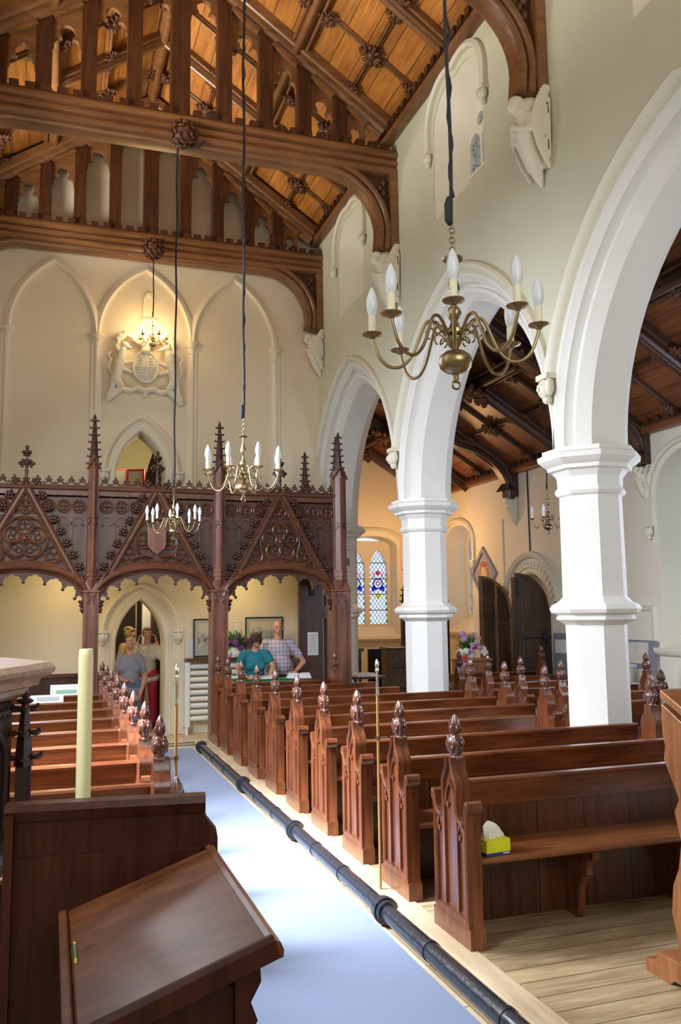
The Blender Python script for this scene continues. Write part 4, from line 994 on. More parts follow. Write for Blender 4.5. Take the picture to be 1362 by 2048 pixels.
# arches, cusping, gables
crk = MB()
for d in ((0, 0, 0), (.02, 0, .02), (-.02, 0, .02), (.0, -.02, .035), (.03, -.01, .045), (-.03, -.01, .04), (0, 0, .06)): crk.ball(d, (.019, .017, .016), 6, 4)
crk0 = crk.build('crocket', SCR, None, smooth=180); crk_used = False
for gi, (a, b_) in enumerate(zip(PX[:-1], PX[1:])):
    xa, xb = a+PXW[gi]/2-.005, b_-PXW[gi+1]/2+.005; xm = (xa+xb)/2; w = (xb-xa)/2
    def arc(off=0, n=28): return [(xm-(w)*math.cos(PI*i/n), 1.88+(.375+off)*math.sin(PI*i/n)**.9) for i in range(n+1)]
    pth = arc()
    ar = LG(MB().sweep(pth, [(-.005, -.08), (-.005, .04), (.02, .06), (.03, .05), (.04, .085), (.06, .095), (.085, .075), (.13, .045), (.145, .03), (.15, -.08)], NY(GYF-.02))).build('arch', SCRH, G, smooth=40)
    # cusped fringe
    N = 112; up = []; lo = []
    for i in range(N+1):
        t = i/N; x = xm-w*math.cos(PI*t); z = 1.88+.375*math.sin(PI*t)**.9
        nx, nz = (x-xm)/w*.55, 1; q = math.hypot(nx, nz)
        up.append((x, z+.01)); f = abs(math.cos(PI*8*t)); g = abs(math.cos(PI*24*t))
        o = .028+.085*f**5+.022*g**6*(1-f**5)
        if t < .015 or t > .985: o = .03
        lo.append((x-nx/q*o, z-nz/q*o))
    fr_ = LG(MB().slab(up+lo[::-1], [], NY(GYF-.03), -.012, .02)).build('cusping', SCR, ar)
    for k in range(1, 8):
        m = MB(); t = k/8; x = xm-w*math.cos(PI*t); z = 1.88+.375*math.sin(PI*t)**.9; nx = (x-xm)/w*.55; q = math.hypot(nx, 1)
        m.ball((x-nx/q*.125, GYF-.05, z-.125/q), (.022, .022, .022), 8, 6)
        LG(m).build('cusp_knob', SCR, ar, smooth=180)
    for xx in (xa+.02, xb-.02):
        m = MB()
        m.lathe([(.03, -.13), (.012, -.12), (.03, -.09), (.018, -.06), (.045, -.03), (.03, -.01), (.05, .01), (.05, .03)], (xx, GYF-.05, 1.87), 8)
        LG(m).build('pendant', SCR, ar, smooth=60)
    # gable
    za, zb = 3.40, 2.03
    gpath = [(xa-.02, zb), (xm, za), (xb+.02, zb)]
    gb = LG(MB().sweep(gpath, [(-.085, 0), (-.085, .06), (-.06, .085), (-.045, .07), (-.02, .07), (.0, .10), (.012, .085), (.012, 0)], NY(GYF))).build('gable', SCRH, G)
    LG(MB().slab([(xa+.06, zb+.12), (xm, za-.16), (xb-.06, zb+.12)]+[(p[0], p[1]+.08) for p in arc()[::-1] if xa+.1 < p[0] < xb-.1], [], NY(GYF), 0, .01)).build('gable_panel', SCR, gb)
    t = MB(); zc_ = 2.665; R = .272
    t.torus((xm, GYF-.045, zc_), R, .016, (0, 1, 0), 32, 6)
    if gi != 1:
        for k in range(5):
            an = PI/2+k*2*PI/5; cx_, cz_ = xm+.153*math.cos(an), zc_+.153*math.sin(an)
            t.torus((cx_, GYF-.05, cz_), .098, .015, (0, 1, 0), 18, 5)
            for j in (-1, 1): t.torus((cx_+.03*math.cos(an+j*PI/2), GYF-.03, cz_+.03*math.sin(an+j*PI/2)), .036, .007, (0, 1, 0), 10, 4)
        t.ball((xm, GYF-.07, zc_), (.035, .03, .035), 8, 6)
        for k in range(7): an = k*2*PI/7; t.ball((xm+.042*math.cos(an), GYF-.065, zc_+.042*math.sin(an)), (.018, .014, .018), 6, 4)
    else:
        for q in (-1, 1):
            t.torus((xm+q*.155, GYF-.04, zc_+.0), .105, .014, (0, 1, 0), 18, 5)
            for k in range(4): an = k*PI/2+PI/4; t.torus((xm+q*.155+.045*math.cos(an), GYF-.035, zc_+.045*math.sin(an)), .04, .007, (0, 1, 0), 10, 4)
            t.tube([(xm+q*.30, GYF-.05, 2.42), (xm+q*.16, GYF-.06, 2.47), (xm+q*.05, GYF-.06, 2.45)], .02, 6)
    for q in (-1, 1):
        t.torus((xm+q*.345, GYF-.04, 2.475), .105, .014, (0, 1, 0), 20, 5)
        for k in range(3): an = PI/2+k*2*PI/3; t.torus((xm+q*.345+.045*math.cos(an), GYF-.035, 2.475+.045*math.sin(an)), .045, .008, (0, 1, 0), 10, 4)
        t.tube([(xm+q*.47, GYF-.04, 2.36), (xm+q*.50, GYF-.04, 2.26), (xm+q*.52, GYF-.04, 2.20)], .010, 5)
        for (dx, dz) in ((.20, 2.92), (.255, 2.42), (.10, 3.0), (.30, 2.75), (.07, 2.40)):
            for k in range(5): t.ball((xm+q*dx+.018*math.cos(k*1.26), GYF-.03, dz+.018*math.sin(k*1.26)), (.011, .012, .011), 5, 4)
    t.torus((xm, GYF-.04, 3.065), .085, .012, (0, 1, 0), 18, 5)
    for k in range(3): an = PI/2+k*2*PI/3; t.torus((xm+.038*math.cos(an), GYF-.035, 3.065+.038*math.sin(an)), .04, .007, (0, 1, 0), 10, 4)
    LG(t).build('tracery', SCRH, gb, smooth=60)
    if gi == 1:
        shd = [(xm-.12, 2.80), (xm-.11, 2.83), (xm, 2.81), (xm+.11, 2.83), (xm+.12, 2.80)]+[(xm+.115, 2.62), (xm+.10, 2.56), (xm, 2.47), (xm-.10, 2.56), (xm-.115, 2.62)]
        s_ = LG(MB().slab(shd, [], NY(GYF-.05), 0, .045)).build('shield', SCRP, gb, bevel=.008)
    for q in (-1, 1):
        x0g, z0g, x1g, z1g = xm, za, (xb if q > 0 else xa), zb
        for k in range(9):
            tt = .07+.86*k/8; x = x0g+(x1g-x0g)*tt+q*.035; z = z0g+(z1g-z0g)*tt+.02
            o = crk0 if not crk_used else crk0.copy()
            if crk_used: COL.objects.link(o)
            crk_used = True
            o.parent = gb; o.location = (x-1.27, -.05, z); o.rotation_euler = (0, q*.7, 0); o.scale = (1.35, 1.35, 1.35)
    m = MB(); m.tube([(xm, GYF-.05, 3.38), (xm, GYF-.05, 3.80)], [.022, .012], 6)
    for z, r in ((3.50, .03), (3.60, .075), (3.63, .04), (3.74, .035), (3.80, .022)):
        m.ball((xm, GYF-.05, z), (.026, .026, .03), 7, 5)
        if r > .03:
            for k in range(4): an = k*PI/2; m.ball((xm+r*math.cos(an), GYF-.05+r*math.sin(an), z), (.028, .026, .026), 6, 4); m.ball((xm+r*.7*math.cos(an), GYF-.05+r*.7*math.sin(an), z-.035), (.02, .02, .02), 6, 4)
    LG(m).build('finial', SCR, gb, smooth=60)
# ================================================================== AISLE FLOOR THINGS
m, n, l, b = newmat('blue_carpet')
tc = n.new('ShaderNodeTexCoord'); t = n.new('ShaderNodeTexNoise'); t.inputs['Scale'].default_value = 220; t.inputs['Detail'].default_value = 2
l.new(tc.outputs['Object'], t.inputs['Vector']); r = n.new('ShaderNodeValToRGB'); r.color_ramp.elements[0].color = (.135, .18, .29, 1); r.color_ramp.elements[1].color = (.21, .265, .385, 1)
r.color_ramp.elements[0].position = .35; r.color_ramp.elements[1].position = .65
l.new(t.outputs['Fac'], r.inputs['Fac']); l.new(r.outputs['Color'], b.inputs['Base Color']); b.inputs['Roughness'].default_value = .9; b.inputs['Sheen Weight'].default_value = .3
bp = n.new('ShaderNodeBump'); bp.inputs['Strength'].default_value = .5; bp.inputs['Distance'].default_value = .004; l.new(t.outputs['Fac'], bp.inputs['Height']); l.new(bp.outputs['Normal'], b.inputs['Normal'])
tag(MB().box(.70, 1.763, -2.5, 11.25, .0, .009).build('carpet_runner', m, bevel=.004), 'long pale blue carpet runner down the middle aisle', 'carpet')
PXX, PZ = 1.808, .078
pp = empty('heating_pipe', (PXX, 0, 0), 'black iron heating pipe with jointed collars lying along the kerb of the right block', 'pipe')
MB().tube([(0, -2.5, PZ), (0, 10.83, PZ)], .046, 20).build('tube', PIPE, pp, smooth=60)
for y in (2.75, 4.636, 6.5, 8.36, 10.80):
    c = MB()
    for a, w, r_ in ((-.055, .03, .064), (-.018, .028, .074), (.02, .028, .068), (.055, .02, .056)): c.tube([(0, y+a, PZ), (0, y+a+w, PZ)], r_, 20)
    c.build('collar', PIPE, pp, smooth=30)
for y in (3.28, 4.03, 5.36, 5.95, 7.1, 7.75, 9.2, 9.9):
    MB().tube([(0, y-.012, PZ), (0, y+.012, PZ)], .051, 20).build('joint', PIPE, pp, smooth=30)
def stave(x, y, z0, z1, label):
    e = empty('wardens_staff', (x, y, z0), label, 'staff', 'brass-tipped wardens staffs')
    h = z1-z0
    MB().tube([(0, 0, 0), (0, 0, h-.22)], .0085, 10).build('rod', STAVEW, e, smooth=60)
    MB().lathe([(.0095, h-.22), (.011, h-.215), (.009, h-.20), (.008, h-.08), (.012, h-.075), (.014, h-.068), (.009, h-.06), (.011, h-.05), (.013, h-.04), (.010, h-.018), (.003, h-.003), (.0005, h)], (0, 0, 0), 12).build('finial', plain('silver_tip', (.85, .80, .68), .2, metal=.9) if 'tip' not in _cache else _cache['tip'], e, smooth=60)
    zb = .98-z0 if z0 < .5 else .12
    MB().tube([(0, 0, zb-.012), (0, 0, zb+.012)], .014, 12).build('clip', BRASS, e)
    MB().tube([(0, 0, zb), (.06 if x > 1 else -.04, 0, zb)], .006, 6).build('bracket', BRASS, e)
    return e
STAVEW = plain('gilt_staff', (.50, .27, .08), .3, metal=.35)
stave(1.885, 4.90, .107, 1.45, 'tall thin gilt staff fixed to the second pew end beside the heating pipe')
stave(.645, 4.66, .112, 1.47, 'tall thin gilt staff fixed to the nearest left pew end, left of the carpet')

# tissue box on the front pew
tb = empty('tissue_box', (2.145, 4.00, .5195), 'lime yellow tissue box with a white tissue pulled up, on the front pew seat', 'tissue box', rz=.12)
tb.scale = (1.3, 1.1, 1.0)
bx = MB().box(-.055, .055, -.055, .055, .012, .075).build('carton', plain('lime_card', (.74, .80, .02), .45), tb)
MB().box(-.0555, .0555, -.0555, .0555, 0, .014).build('base_band', plain('blue_card', (.03, .05, .30), .5), tb)
MB().box(.02, .05, -.0562, -.0555, .004, .010).build('print_mark', WHITE, bx)
tm = MB(); rows = []
for i in range(9):
    t_ = i/8; ring = []
    for k in range(12):
        a = 2*PI*k/12; r_ = (.034*(1-t_)**.5+.008)*(1+.35*math.cos(3*a+t_*2)); ring.append((r_*math.cos(a)*1.1-.022*t_*t_, r_*math.sin(a)*.7, .074+.072*t_+.012*math.cos(a+1)*t_))
    rows += ring
tm.add(rows, [(i*12+k, i*12+(k+1) % 12, (i+1)*12+(k+1) % 12, (i+1)*12+k) for i in range(8) for k in range(12)])
tm.build('tissue', plain('tissue_paper', (.86, .86, .82), .8), tb, smooth=50)

# ================================================================== CHANDELIERS
def chandelier(name, loc, R, arms, lit, label, top, drop, scale=1.0, rot=0., thick=1.0):
    root = empty(name, loc, label, 'chandelier', 'brass chandeliers hanging on cords'); s = scale
    br = BRASSP if lit else BRASS
    S = lambda P: [(r*s, z*s) for r, z in P]
    MB().lathe(S([(.004, -.165), (.012, -.15), (.010, -.14), (.016, -.132), (.034, -.127), (.052, -.112), (.058, -.092), (.052, -.072), (.034, -.058), (.016, -.052), (.012, -.045), (.022, -.035), (.030, -.02), (.032, -.008), (.022, .0), (.034, .006), (.034, .018), (.020, .026), (.012, .05), (.020, .062), (.026, .078), (.020, .094), (.010, .104), (.008, .13), (.014, .145), (.022, .165), (.018, .185), (.008, .215), (.006, .24), (.008, .262), (.034, .266), (.036, .272), (.006, .276), (.006, .29)]), (0, 0, 0), 24).build('stem', br, root, smooth=50)
    MB().torus((0, 0, -.172*s), .014*s, .004*s, (0, 1, 0), 16, 6).build('ring', br, root, smooth=60)
    for k in range(arms):
        a = rot+2*PI*k/arms; ca, sa = math.cos(a), math.sin(a)
        ctl = [(.028, .0), (.045, .022), (.066, .050), (.088, .055), (.105, .038), (.125, -.01), (.150, -.065), (.185, -.098), (.225, -.098), (.258, -.068), (.277, -.022), (.285, .005)]
        P = []
        # smooth the control polygon
        for i in range(len(ctl)-1):
            p0 = ctl[max(0, i-1)]; p1 = ctl[i]; p2 = ctl[i+1]; p3 = ctl[min(len(ctl)-1, i+2)]
            for q in range(4):
                t = q/4; f = lambda a0, a1, a2, a3: .5*((2*a1)+(-a0+a2)*t+(2*a0-5*a1+4*a2-a3)*t*t+(-a0+3*a1-3*a2+a3)*t**3)
                P.append((f(p0[0], p1[0], p2[0], p3[0]), f(p0[1], p1[1], p2[1], p3[1])))
        P.append(ctl[-1]); k_ = R/.285
        ar = MB().tube([(r*k_*ca, r*k_*sa, z*s) for r, z in P], .0058*s*thick, 8)
        sc_ = [(.030+.018*math.cos(t)+.025, -.012+.018*math.sin(t)) for t in [i*.5 for i in range(10)]]
        ar.tube([(r*k_*ca, r*k_*sa, z*s) for r, z in sc_], .003*s*thick, 6)
        ar.tube([((.085+.014*math.cos(t))*k_*ca, (.085+.014*math.cos(t))*k_*sa, (.012+.020*math.sin(t))*s) for t in [i*.6-1.5 for i in range(8)]], .003*s*thick, 6)
        A = ar.build('arm', br, root, smooth=60)
        cx, cy = R*ca, R*sa
        MB().lathe([(.004*s, .002), (.008*s, .004*s), (.012*s, .010*s), (.034*s, .018*s), (.036*s, .022*s), (.012*s, .022*s)], (cx, cy, 0), 20).build('drip_pan', br, A, smooth=50)
        MB().lathe([(.0128*s, .02*s), (.0128*s, .084*s), (.008*s, .086*s)], (cx, cy, 0), 14).build('candle_sleeve', IVORY, A, smooth=50)
        MB().lathe([(.010*s, .084*s), (.0155*s, .098*s), (.0195*s, .120*s), (.0180*s, .146*s), (.0115*s, .170*s), (.004*s, .185*s), (.0005, .189*s)], (cx, cy, 0), 16, (lambda a_, t: 1+.045*math.cos(5*a_+9*t)*(.1 < t < .9))).build('bulb', BULBON if lit else BULB, A, smooth=60)
    # chain and cord
    c = MB(); z = .29*s
    for i in range(6 if not lit else 3):
        c.torus((0, 0, z+.012), .0105*s, .0018*s, (1, 0, 0) if i % 2 else (0, 1, 0), 12, 5); z += .0175*s
    c.build('chain', br, root, smooth=60)
    zt = top-loc[2]; cd = MB()
    N = max(4, int((zt-z)/.12)); r0 = drop
    cd.tube([(.012*math.sin(i*.8)*.4, .004*math.cos(i*.6), z+(zt-z)*i/N) for i in range(N+1)], r0, 7)
    if arms == 8 and loc[1] < 7:
        M_ = 90; zz0 = z+.10; zz1 = min(zt, z+3.4)
        cd.tube([(.0075*math.cos(i*1.1)+.004, .0075*math.sin(i*1.1), zz0+(zz1-zz0)*i/M_) for i in range(M_+1)], .0042, 5)
        cd.lathe([(.003, z-.006), (.014, z+.012), (.015, z+.07), (.009, z+.09), (.003, z+.10)], (-.010, 0, 0), 10)
    else: cd.lathe([(.003, z-.006), (.012, z+.012), (.012, z+.06), (.003, z+.09)], (-.004, 0, 0), 10)
    cd.build('cord', ROPE, root, smooth=60)
    return root
chandelier('chandelier', (1.272, 2.52, 2.668), .280, 8, 0, 'largest brass chandelier, nearest, eight unlit bulbs in front of the arches', 9.4, .0065, 1.0, rot=RAD(-116.8))
chandelier('chandelier', (1.25, 5.79, 2.695), .262, 8, 0, 'middle unlit brass chandelier hanging before the right gable of the gallery screen', 9.4, .010, 1.02, rot=RAD(-79.7))
chandelier('chandelier', (1.245, 9.36, 2.715), .285, 8, 0, 'unlit brass chandelier hanging before the middle gable of the gallery screen', 7.12, .011, 1.0, rot=RAD(-90))
chandelier('chandelier', (1.30, 12.24, 5.70), .20, 5, 1, 'small lit brass chandelier glowing in front of the plaster royal arms', 7.12, .009, .95, rot=RAD(-70))
for k in range(5):
    a = RAD(-70)+2*PI*k/5; point('chandelier_bulb_light', (1.30+.20*math.cos(a), 12.24+.20*math.sin(a), 5.93), 3.2, (1, .68, .34), .03)
chandelier('chandelier', (6.0, 9.40, 2.86), .20, 5, 0, 'small unlit chandelier in the side aisle, seen just left of the nearest pillar', 5.0, .009, 1.0, rot=RAD(150))
# iron hook bar under the middle truss boss
hk = empty('iron_hanger', (1.33, 9.23, 7.05), 'curved dark iron hanger fixed under the carved boss of the middle truss', 'hanger')
MB().tube([(-.17, 0, .10), (-.13, 0, .02), (-.05, 0, -.03), (.05, 0, -.03), (.15, 0, .01), (.21, 0, .08)], .012, 8).build('hoop', PIPE, hk, smooth=60)

# ================================================================== FOREGROUND DESKS
D = empty('reading_desk', (.27, 2.22, 0), 'dark glossy sloping reading desk in the near left corner, scratched top catching light', 'reading desk')
def LD_(m): return m.xf(Matrix.Translation((-.27, -2.22, 0)))
DT = wood('desk_top_oak', (.085, .027, .009), (.23, .088, .028), 'X', .36, .12, scale=.8, bump=.06, spec=.3)
DDK = wood('desk_oak_dark', (.030, .007, .004), (.080, .020, .010), 'Z', .4, .08, spec=.25)
sl = math.atan((1.05-.916)/(.47-.064))
Rm = Matrix.Translation((.064, 0, .916)) @ Matrix.Rotation(-sl, 4, 'Y')
L_ = .425
LD_(MB().box(0, L_, 1.86, 2.63, -.028, 0).xf(Rm)).build('desk_top', DT, D, bevel=.008)
e_ = MB(); e_.bar((0, 1.855, -.012), (L_+.002, 1.855, -.012), [(-.02, -.022), (-.026, 0), (-.02, .02), (.0, .024), (.012, .016), (.012, -.022)], (0, 0, 1)); LD_(e_.xf(Rm)).build('front_moulding', DDK, D, smooth=40)
e_ = MB(); e_.bar((L_, 1.845, -.012), (L_, 2.64, -.012), [(-.012, -.022), (-.012, .016), (.0, .018), (.012, .008), (.014, -.01), (.008, -.024)], (0, 0, 1)); LD_(e_.xf(Rm)).build('side_moulding', DT, D, smooth=40)
LD_(MB().box(-.022, .0, 1.85, 2.60, -.03, .016).xf(Rm)).build('book_stop', DT, D, bevel=.004)
LD_(MB().box(.12, .40, 1.95, 2.58, .0, .93)).build('body', DDK, D)
br_ = [(.40, .98), (.455, .98), (.458, .94), (.435, .90), (.45, .86), (.425, .82), (.43, .76), (.40, .74)]
for y in (1.93, 2.52): LD_(MB().prism(br_, 'Y', y, y+.05)).build('bracket', DDK, D)
LD_(MB().box(.10, .44, 1.94, 2.60, 0, .09)).build('plinth', DDK, D, bevel=.008)
pn = tag(MB().tube([(.0, 0, 0), (.0, .13, 0)], .0035, 6).build('pencil', plain('pencil_yellow', (.75, .60, .05), .4)), 'small yellow and green pencil lying against the raised edge of the desk', 'pencil')
pn.location = (.076, 2.22, .925)
MB().tube([(.0, .02, .0015), (.0, .11, .0015)], .0038, 6).build('green_sleeve', LEAFM, pn)
S_ = empty('stall', (.17, 2.72, 0), 'dark oak stall with a tall plain back, between the reading desk and the candle', 'stall')
def LS(m): return m.xf(Matrix.Translation((-.17, -2.72, 0)))
pan = [(-.105, 0), (-.105, 1.17), (.452, 1.17), (.455, 1.155), (.470, 1.12), (.498, 1.085), (.503, 1.06), (.500, .60), (.500, 0)]
LS(MB().prism(pan, 'Y', 2.69, 2.73)).build('back_panel', DDK, S_, bevel=.004)
LS(MB().box(-.10, .452, 2.680, 2.69, .0, 1.035)).build('lower_panel', DDK, S_)
LS(MB().bar((-.118, 2.705, 1.14), (.465, 2.705, 1.14), [(-.028, 0), (-.022, .012), (-.032, .03), (-.026, .05), (.03, .05), (.036, .03), (.026, .0)], (0, 0, 1))).build('top_rail', DDK, S_, smooth=30)
LS(MB().box(-.115, -.09, 2.66, 2.76, 0, 1.16)).build('side', DDK, S_)
S_.matrix_world = Matrix.Translation((.47, 2.70, 0)) @ Matrix.Rotation(RAD(-8), 4, 'Z') @ Matrix.Translation((.17-.47, .02, 0))
cs = empty('candle_stand', (.110, 2.90, 0), 'slim candle stand hidden behind the stall, carrying the tall candle', 'candle stand')
MB().lathe([(.085, 0), (.08, .03), (.03, .05), (.018, .08), (.016, .5), (.028, .52), (.016, .54), (.016, 1.0), (.05, 1.03), (.05, 1.045), (.02, 1.045)], (0, 0, 0), 16).build('shaft', BRASS, cs, smooth=50)
cd = tag(MB().lathe([(.0225, 0), (.0232, .1), (.0232, .56), (.0215, .585), (.020, .588), (.016, .580), (.003, .576)], (0, 0, 0), 28).build('candle', WAX, smooth=50), 'tall thick cream beeswax candle, unlit, rising behind the dark stall', 'candle')
cd.location = (.110, 2.90, 1.046); MB().tube([(0, 0, .575), (.002, 0, .592)], .0015, 5).build('wick', BLACK, cd)

# pulpit at the left edge
Pu = empty('pulpit', (-.60, 3.5, 0), 'dark carved oak pulpit cut off by the left edge, pale moulded rim on top', 'pulpit')
def ngon(r, n=8, ph=0): return [(r*math.cos(2*PI*i/n+ph), r*math.sin(2*PI*i/n+ph)) for i in range(n)]
def ringstack(prof, n=8, ph=0):
    m = MB(); vs = []; fs = []
    for r, z in prof: vs += [(x, y, z) for x, y in ngon(r, n, ph)]
    for i in range(len(prof)-1):
        for k in range(n): fs.append((i*n+k, i*n+(k+1) % n, (i+1)*n+(k+1) % n, (i+1)*n+k))
    return m.add(vs, fs+[tuple(range(n))[::-1], tuple(range((len(prof)-1)*n, len(prof)*n))])
ringstack([(.50, .0), (.50, .15), (.44, .2), (.30, .35), (.28, .55), (.46, .80), (.50, .86), (.50, .9), (.47, .92), (.47, 1.42), (.50, 1.44)]).build('body', DARK, Pu)
ringstack([(.50, 1.435), (.52, 1.45), (.53, 1.47), (.56, 1.48), (.57, 1.505), (.60, 1.515), (.62, 1.53), (.62, 1.545), (.60, 1.565), (.3, 1.565)]).build('cornice', wood('pulpit_rim', (.24, .15, .10), (.50, .34, .24), 'X', .35, .3), Pu)
for k in range(8):
    a = 2*PI*k/8; bx, by = .515*math.cos(a), .515*math.sin(a)
    m = MB(); m.prism([(bx-.028, by-.028), (bx+.028, by-.028), (bx+.028, by+.028), (bx-.028, by+.028)], 'Z', .90, 1.18); m.prism([(bx-.04, by-.04), (bx+.04, by-.04), (bx+.04, by+.04), (bx-.04, by+.04)], 'Z', .86, .905)
    crocketed(m, bx, by, 1.18, 1.45, .035); m.build('pinnacle', DARK, Pu, smooth=50)
for k in range(8):
    a = 2*PI*(k+.5)/8; nrm_ = Vector((math.cos(a), math.sin(a), 0)); tg = Vector((-math.sin(a), math.cos(a), 0)); c = nrm_*.44
    m = MB(); pa = [tuple(c+tg*p[0]+Vector((0, 0, p[1]))) for p in [(-.12, .97)]+parch(-.12, .12, 1.2, 1.34, 8)+[(.12, .97)]]
    m.tube(pa, .012, 6)
    for j in range(7): m.ball(c+tg*(-.12+.04*j)+Vector((0, 0, 1.385)), (.02, .02, .018), 6, 4)
    m.build('tracery', DARK, Pu, smooth=60)

# lectern at the right edge
LC = wood('light_oak_lectern', (.25, .085, .025), (.50, .20, .065), 'Z', .4, .2)
Le = empty('wooden_lectern', (2.79, 3.13, .1), 'mid brown oak lectern cut off by the right edge, scalloped side and heavy foot', 'lectern', rz=RAD(0))
side = [(-.17, .05), (-.13, .09), (-.14, .20), (-.17, .30), (-.15, .42), (-.10, .50), (-.07, .62), (-.11, .74), (-.07, .80), (-.12, .88), (-.17, .96), (-.155, 1.02), (-.17, 1.08), (-.17, 1.21), (.17, 1.05), (.17, .05)]
for s in (0, .52):
    MB().prism([(y_*-.85, z) for y_, z in side], 'X', -.01+s-.14, .035+s-.14).build('side', LC, Le, bevel=.004)
    ft = [(-.30, 0), (-.32, .05), (-.24, .07), (-.22, .11), (.22, .11), (.24, .07), (.32, .05), (.30, 0), (.14, 0), (.12, .02), (-.12, .02), (-.14, 0)]
    MB().prism(ft, 'X', -.04+s-.14, .065+s-.14).build('foot', LC, Le, bevel=.006)
MB().bar((-.15, .0, 1.175), (.47, .0, 1.155), [(-.15, .055), (-.15, .095), (.30, -.12), (.30, -.16)], (0, 0, 1)).build('book_slope', LC, Le, bevel=.004)
MB().box(-.12, .40, -.015, .015, .35, .95).build('front_panel', LC, Le)
# ================================================================== AT THE END WALL
def frame_pic(x0, x1, z0, z1, y, label, paint, name='framed_picture'):
    e = empty(name, ((x0+x1)/2, y, z0), label, 'picture')
    cx, h = (x0+x1)/2, z1-z0; w = x1-x0
    MB().slab([(-w/2, 0), (w/2, 0), (w/2, h), (-w/2, h)], [[(-w/2+.018, .018), (w/2-.018, .018), (w/2-.018, h-.018), (-w/2+.018, h-.018)]], NY(0), 0, .022).build('frame', BLACK, e)
    MB().box(-w/2+.01, w/2-.01, -.008, 0, .01, h-.01).build('mount', plain('mount_board', (.52, .50, .42), .8), e)
    MB().box(-w/2+.07, w/2-.07, -.010, -.008, .085 if h > .4 else .06, h-.07).build('painting', paint, e)
    return e
def paint_mat(name, sky, mid, dark):
    m, n, l, b = newmat(name); tc = n.new('ShaderNodeTexCoord'); t = n.new('ShaderNodeTexNoise'); t.inputs['Scale'].default_value = 16; t.inputs['Detail'].default_value = 5
    l.new(tc.outputs['Object'], t.inputs['Vector']); sx = n.new('ShaderNodeSeparateXYZ'); l.new(tc.outputs['Generated'], sx.inputs[0])
    md = n.new('ShaderNodeMath'); md.operation = 'SUBTRACT'; l.new(sx.outputs['Z'], md.inputs[0]); md.inputs[1].default_value = .40; ab = n.new('ShaderNodeMath'); ab.operation = 'ABSOLUTE'; l.new(md.outputs[0], ab.inputs[0])
    ad = n.new('ShaderNodeMath'); ad.operation = 'MULTIPLY_ADD'; l.new(ab.outputs[0], ad.inputs[0]); ad.inputs[1].default_value = .8; l.new(t.outputs['Fac'], ad.inputs[2])
    r = n.new('ShaderNodeValToRGB'); cr = r.color_ramp; cr.elements[0].position = .45; cr.elements[0].color = (*dark, 1); cr.elements[1].position = .72; cr.elements[1].color = (*sky, 1); q = cr.elements.new(.58); q.color = (*mid, 1)
    l.new(ad.outputs[0], r.inputs['Fac']); l.new(r.outputs['Color'], b.inputs['Base Color']); b.inputs['Roughness'].default_value = .4; return m
WCOL = paint_mat('watercolour', (.72, .66, .48), (.36, .50, .28), (.22, .28, .20))
ENGR = paint_mat('engraving', (.66, .62, .50), (.34, .32, .27), (.10, .10, .09))
p = frame_pic(2.76, 3.34, 1.14, 1.655, YW-.002, 'framed watercolour of a church among trees on the end wall behind the man', WCOL)
hm = MB(); hm.box(-.06, .10, -.013, -.010, .22, .29); hm.box(-.09, -.04, -.013, -.010, .22, .36); hm.prism([(-.06, .29), (.02, .33), (.10, .29)], 'Y', -.013, -.010); hm.build('painted_church', plain('painted_stone_grey', (.45, .46, .47), .6), p)
p = frame_pic(1.985, 2.42, 1.085, 1.64, YW-.002, 'framed engraving of a tree on the end wall, partly behind the gallery post', ENGR)
MB().box(-.1975, .1975, -.011, -.008, .03, .16).build('caption_mount', plain('caption_board', (.48, .47, .42), .8), p)
tag(MB().box(1.90, 2.06, YW-.006, YW-.002, 1.09, 1.35).build('notice_sheet', plain('notice_paper', (.74, .74, .80), .7)), 'plain white paper notice on the end wall, left of the engraving', 'notice')
tag(MB().box(3.625, 3.79, 12.274, 12.279, 1.08, 1.42).build('notice_sheet', plain('notice_paper2', (.72, .70, .70), .7)), 'white paper notice pinned to the dark panel right of the man', 'notice')
nt = COL.objects['notice_sheet.001']
m = MB()
for i in range(9): m.box(3.65, 3.765-(i % 3)*.012, 12.2725, 12.2738, 1.37-i*.03, 1.376-i*.03)
m.build('text_lines', plain('grey_text', (.25, .25, .28), .8), nt)
dp = tag(MB().box(3.50, 3.87, 12.28, 12.36, 0, 2.34).build('timber_panel', SCR, bevel=.01), 'dark oak post panel supporting the gallery beside the cream pillar', 'panel')
bk_ = MB(); bk_.cap((3.70, 12.25, 2.28), (3.70, 12.25, 1.98), .07, .02); bk_.ball((3.70, 12.24, 2.0), .03, 8, 6); bk_.build('carved_bracket', DARK, dp, smooth=60)
# radiators: stacks of horizontal pipes with a header at each end
def radiator(x0, x1, label):
    e = empty('radiator', ((x0+x1)/2, 12.50, .0), label, 'radiator', 'white pipe radiators on the end wall'); w = x1-x0
    for i in range(9):
        z = .22+i*.092; MB().tube([(-w/2+.04, 0, z), (w/2-.04, 0, z)], .034, 14).build('pipe', WHITE, e, smooth=60)
    for s in (-1, 1):
        h = MB(); h.box(s*w/2-.06 if s > 0 else -w/2-.02, s*w/2+.02 if s > 0 else -w/2+.06, -.05, .05, .10, 1.02); h.build('header', WHITE, e, bevel=.015)
    MB().box(-w/2-.01, -w/2+.03, -.04, .04, 0, .10).build('foot', WHITE, e); MB().box(w/2-.03, w/2+.01, -.04, .04, 0, .10).build('foot', WHITE, e)
    return e
radiator(1.86, 2.66, 'white pipe radiator left of and behind the gallery post'); radiator(2.76, 3.44, 'white pipe radiator behind the woman in teal')
sh = tag(MB().box(1.84, 3.45, 12.40, YW-.004, 1.052, 1.075).build('wooden_shelf', OAK, bevel=.004), 'thin dark wooden shelf above the white radiators', 'shelf')
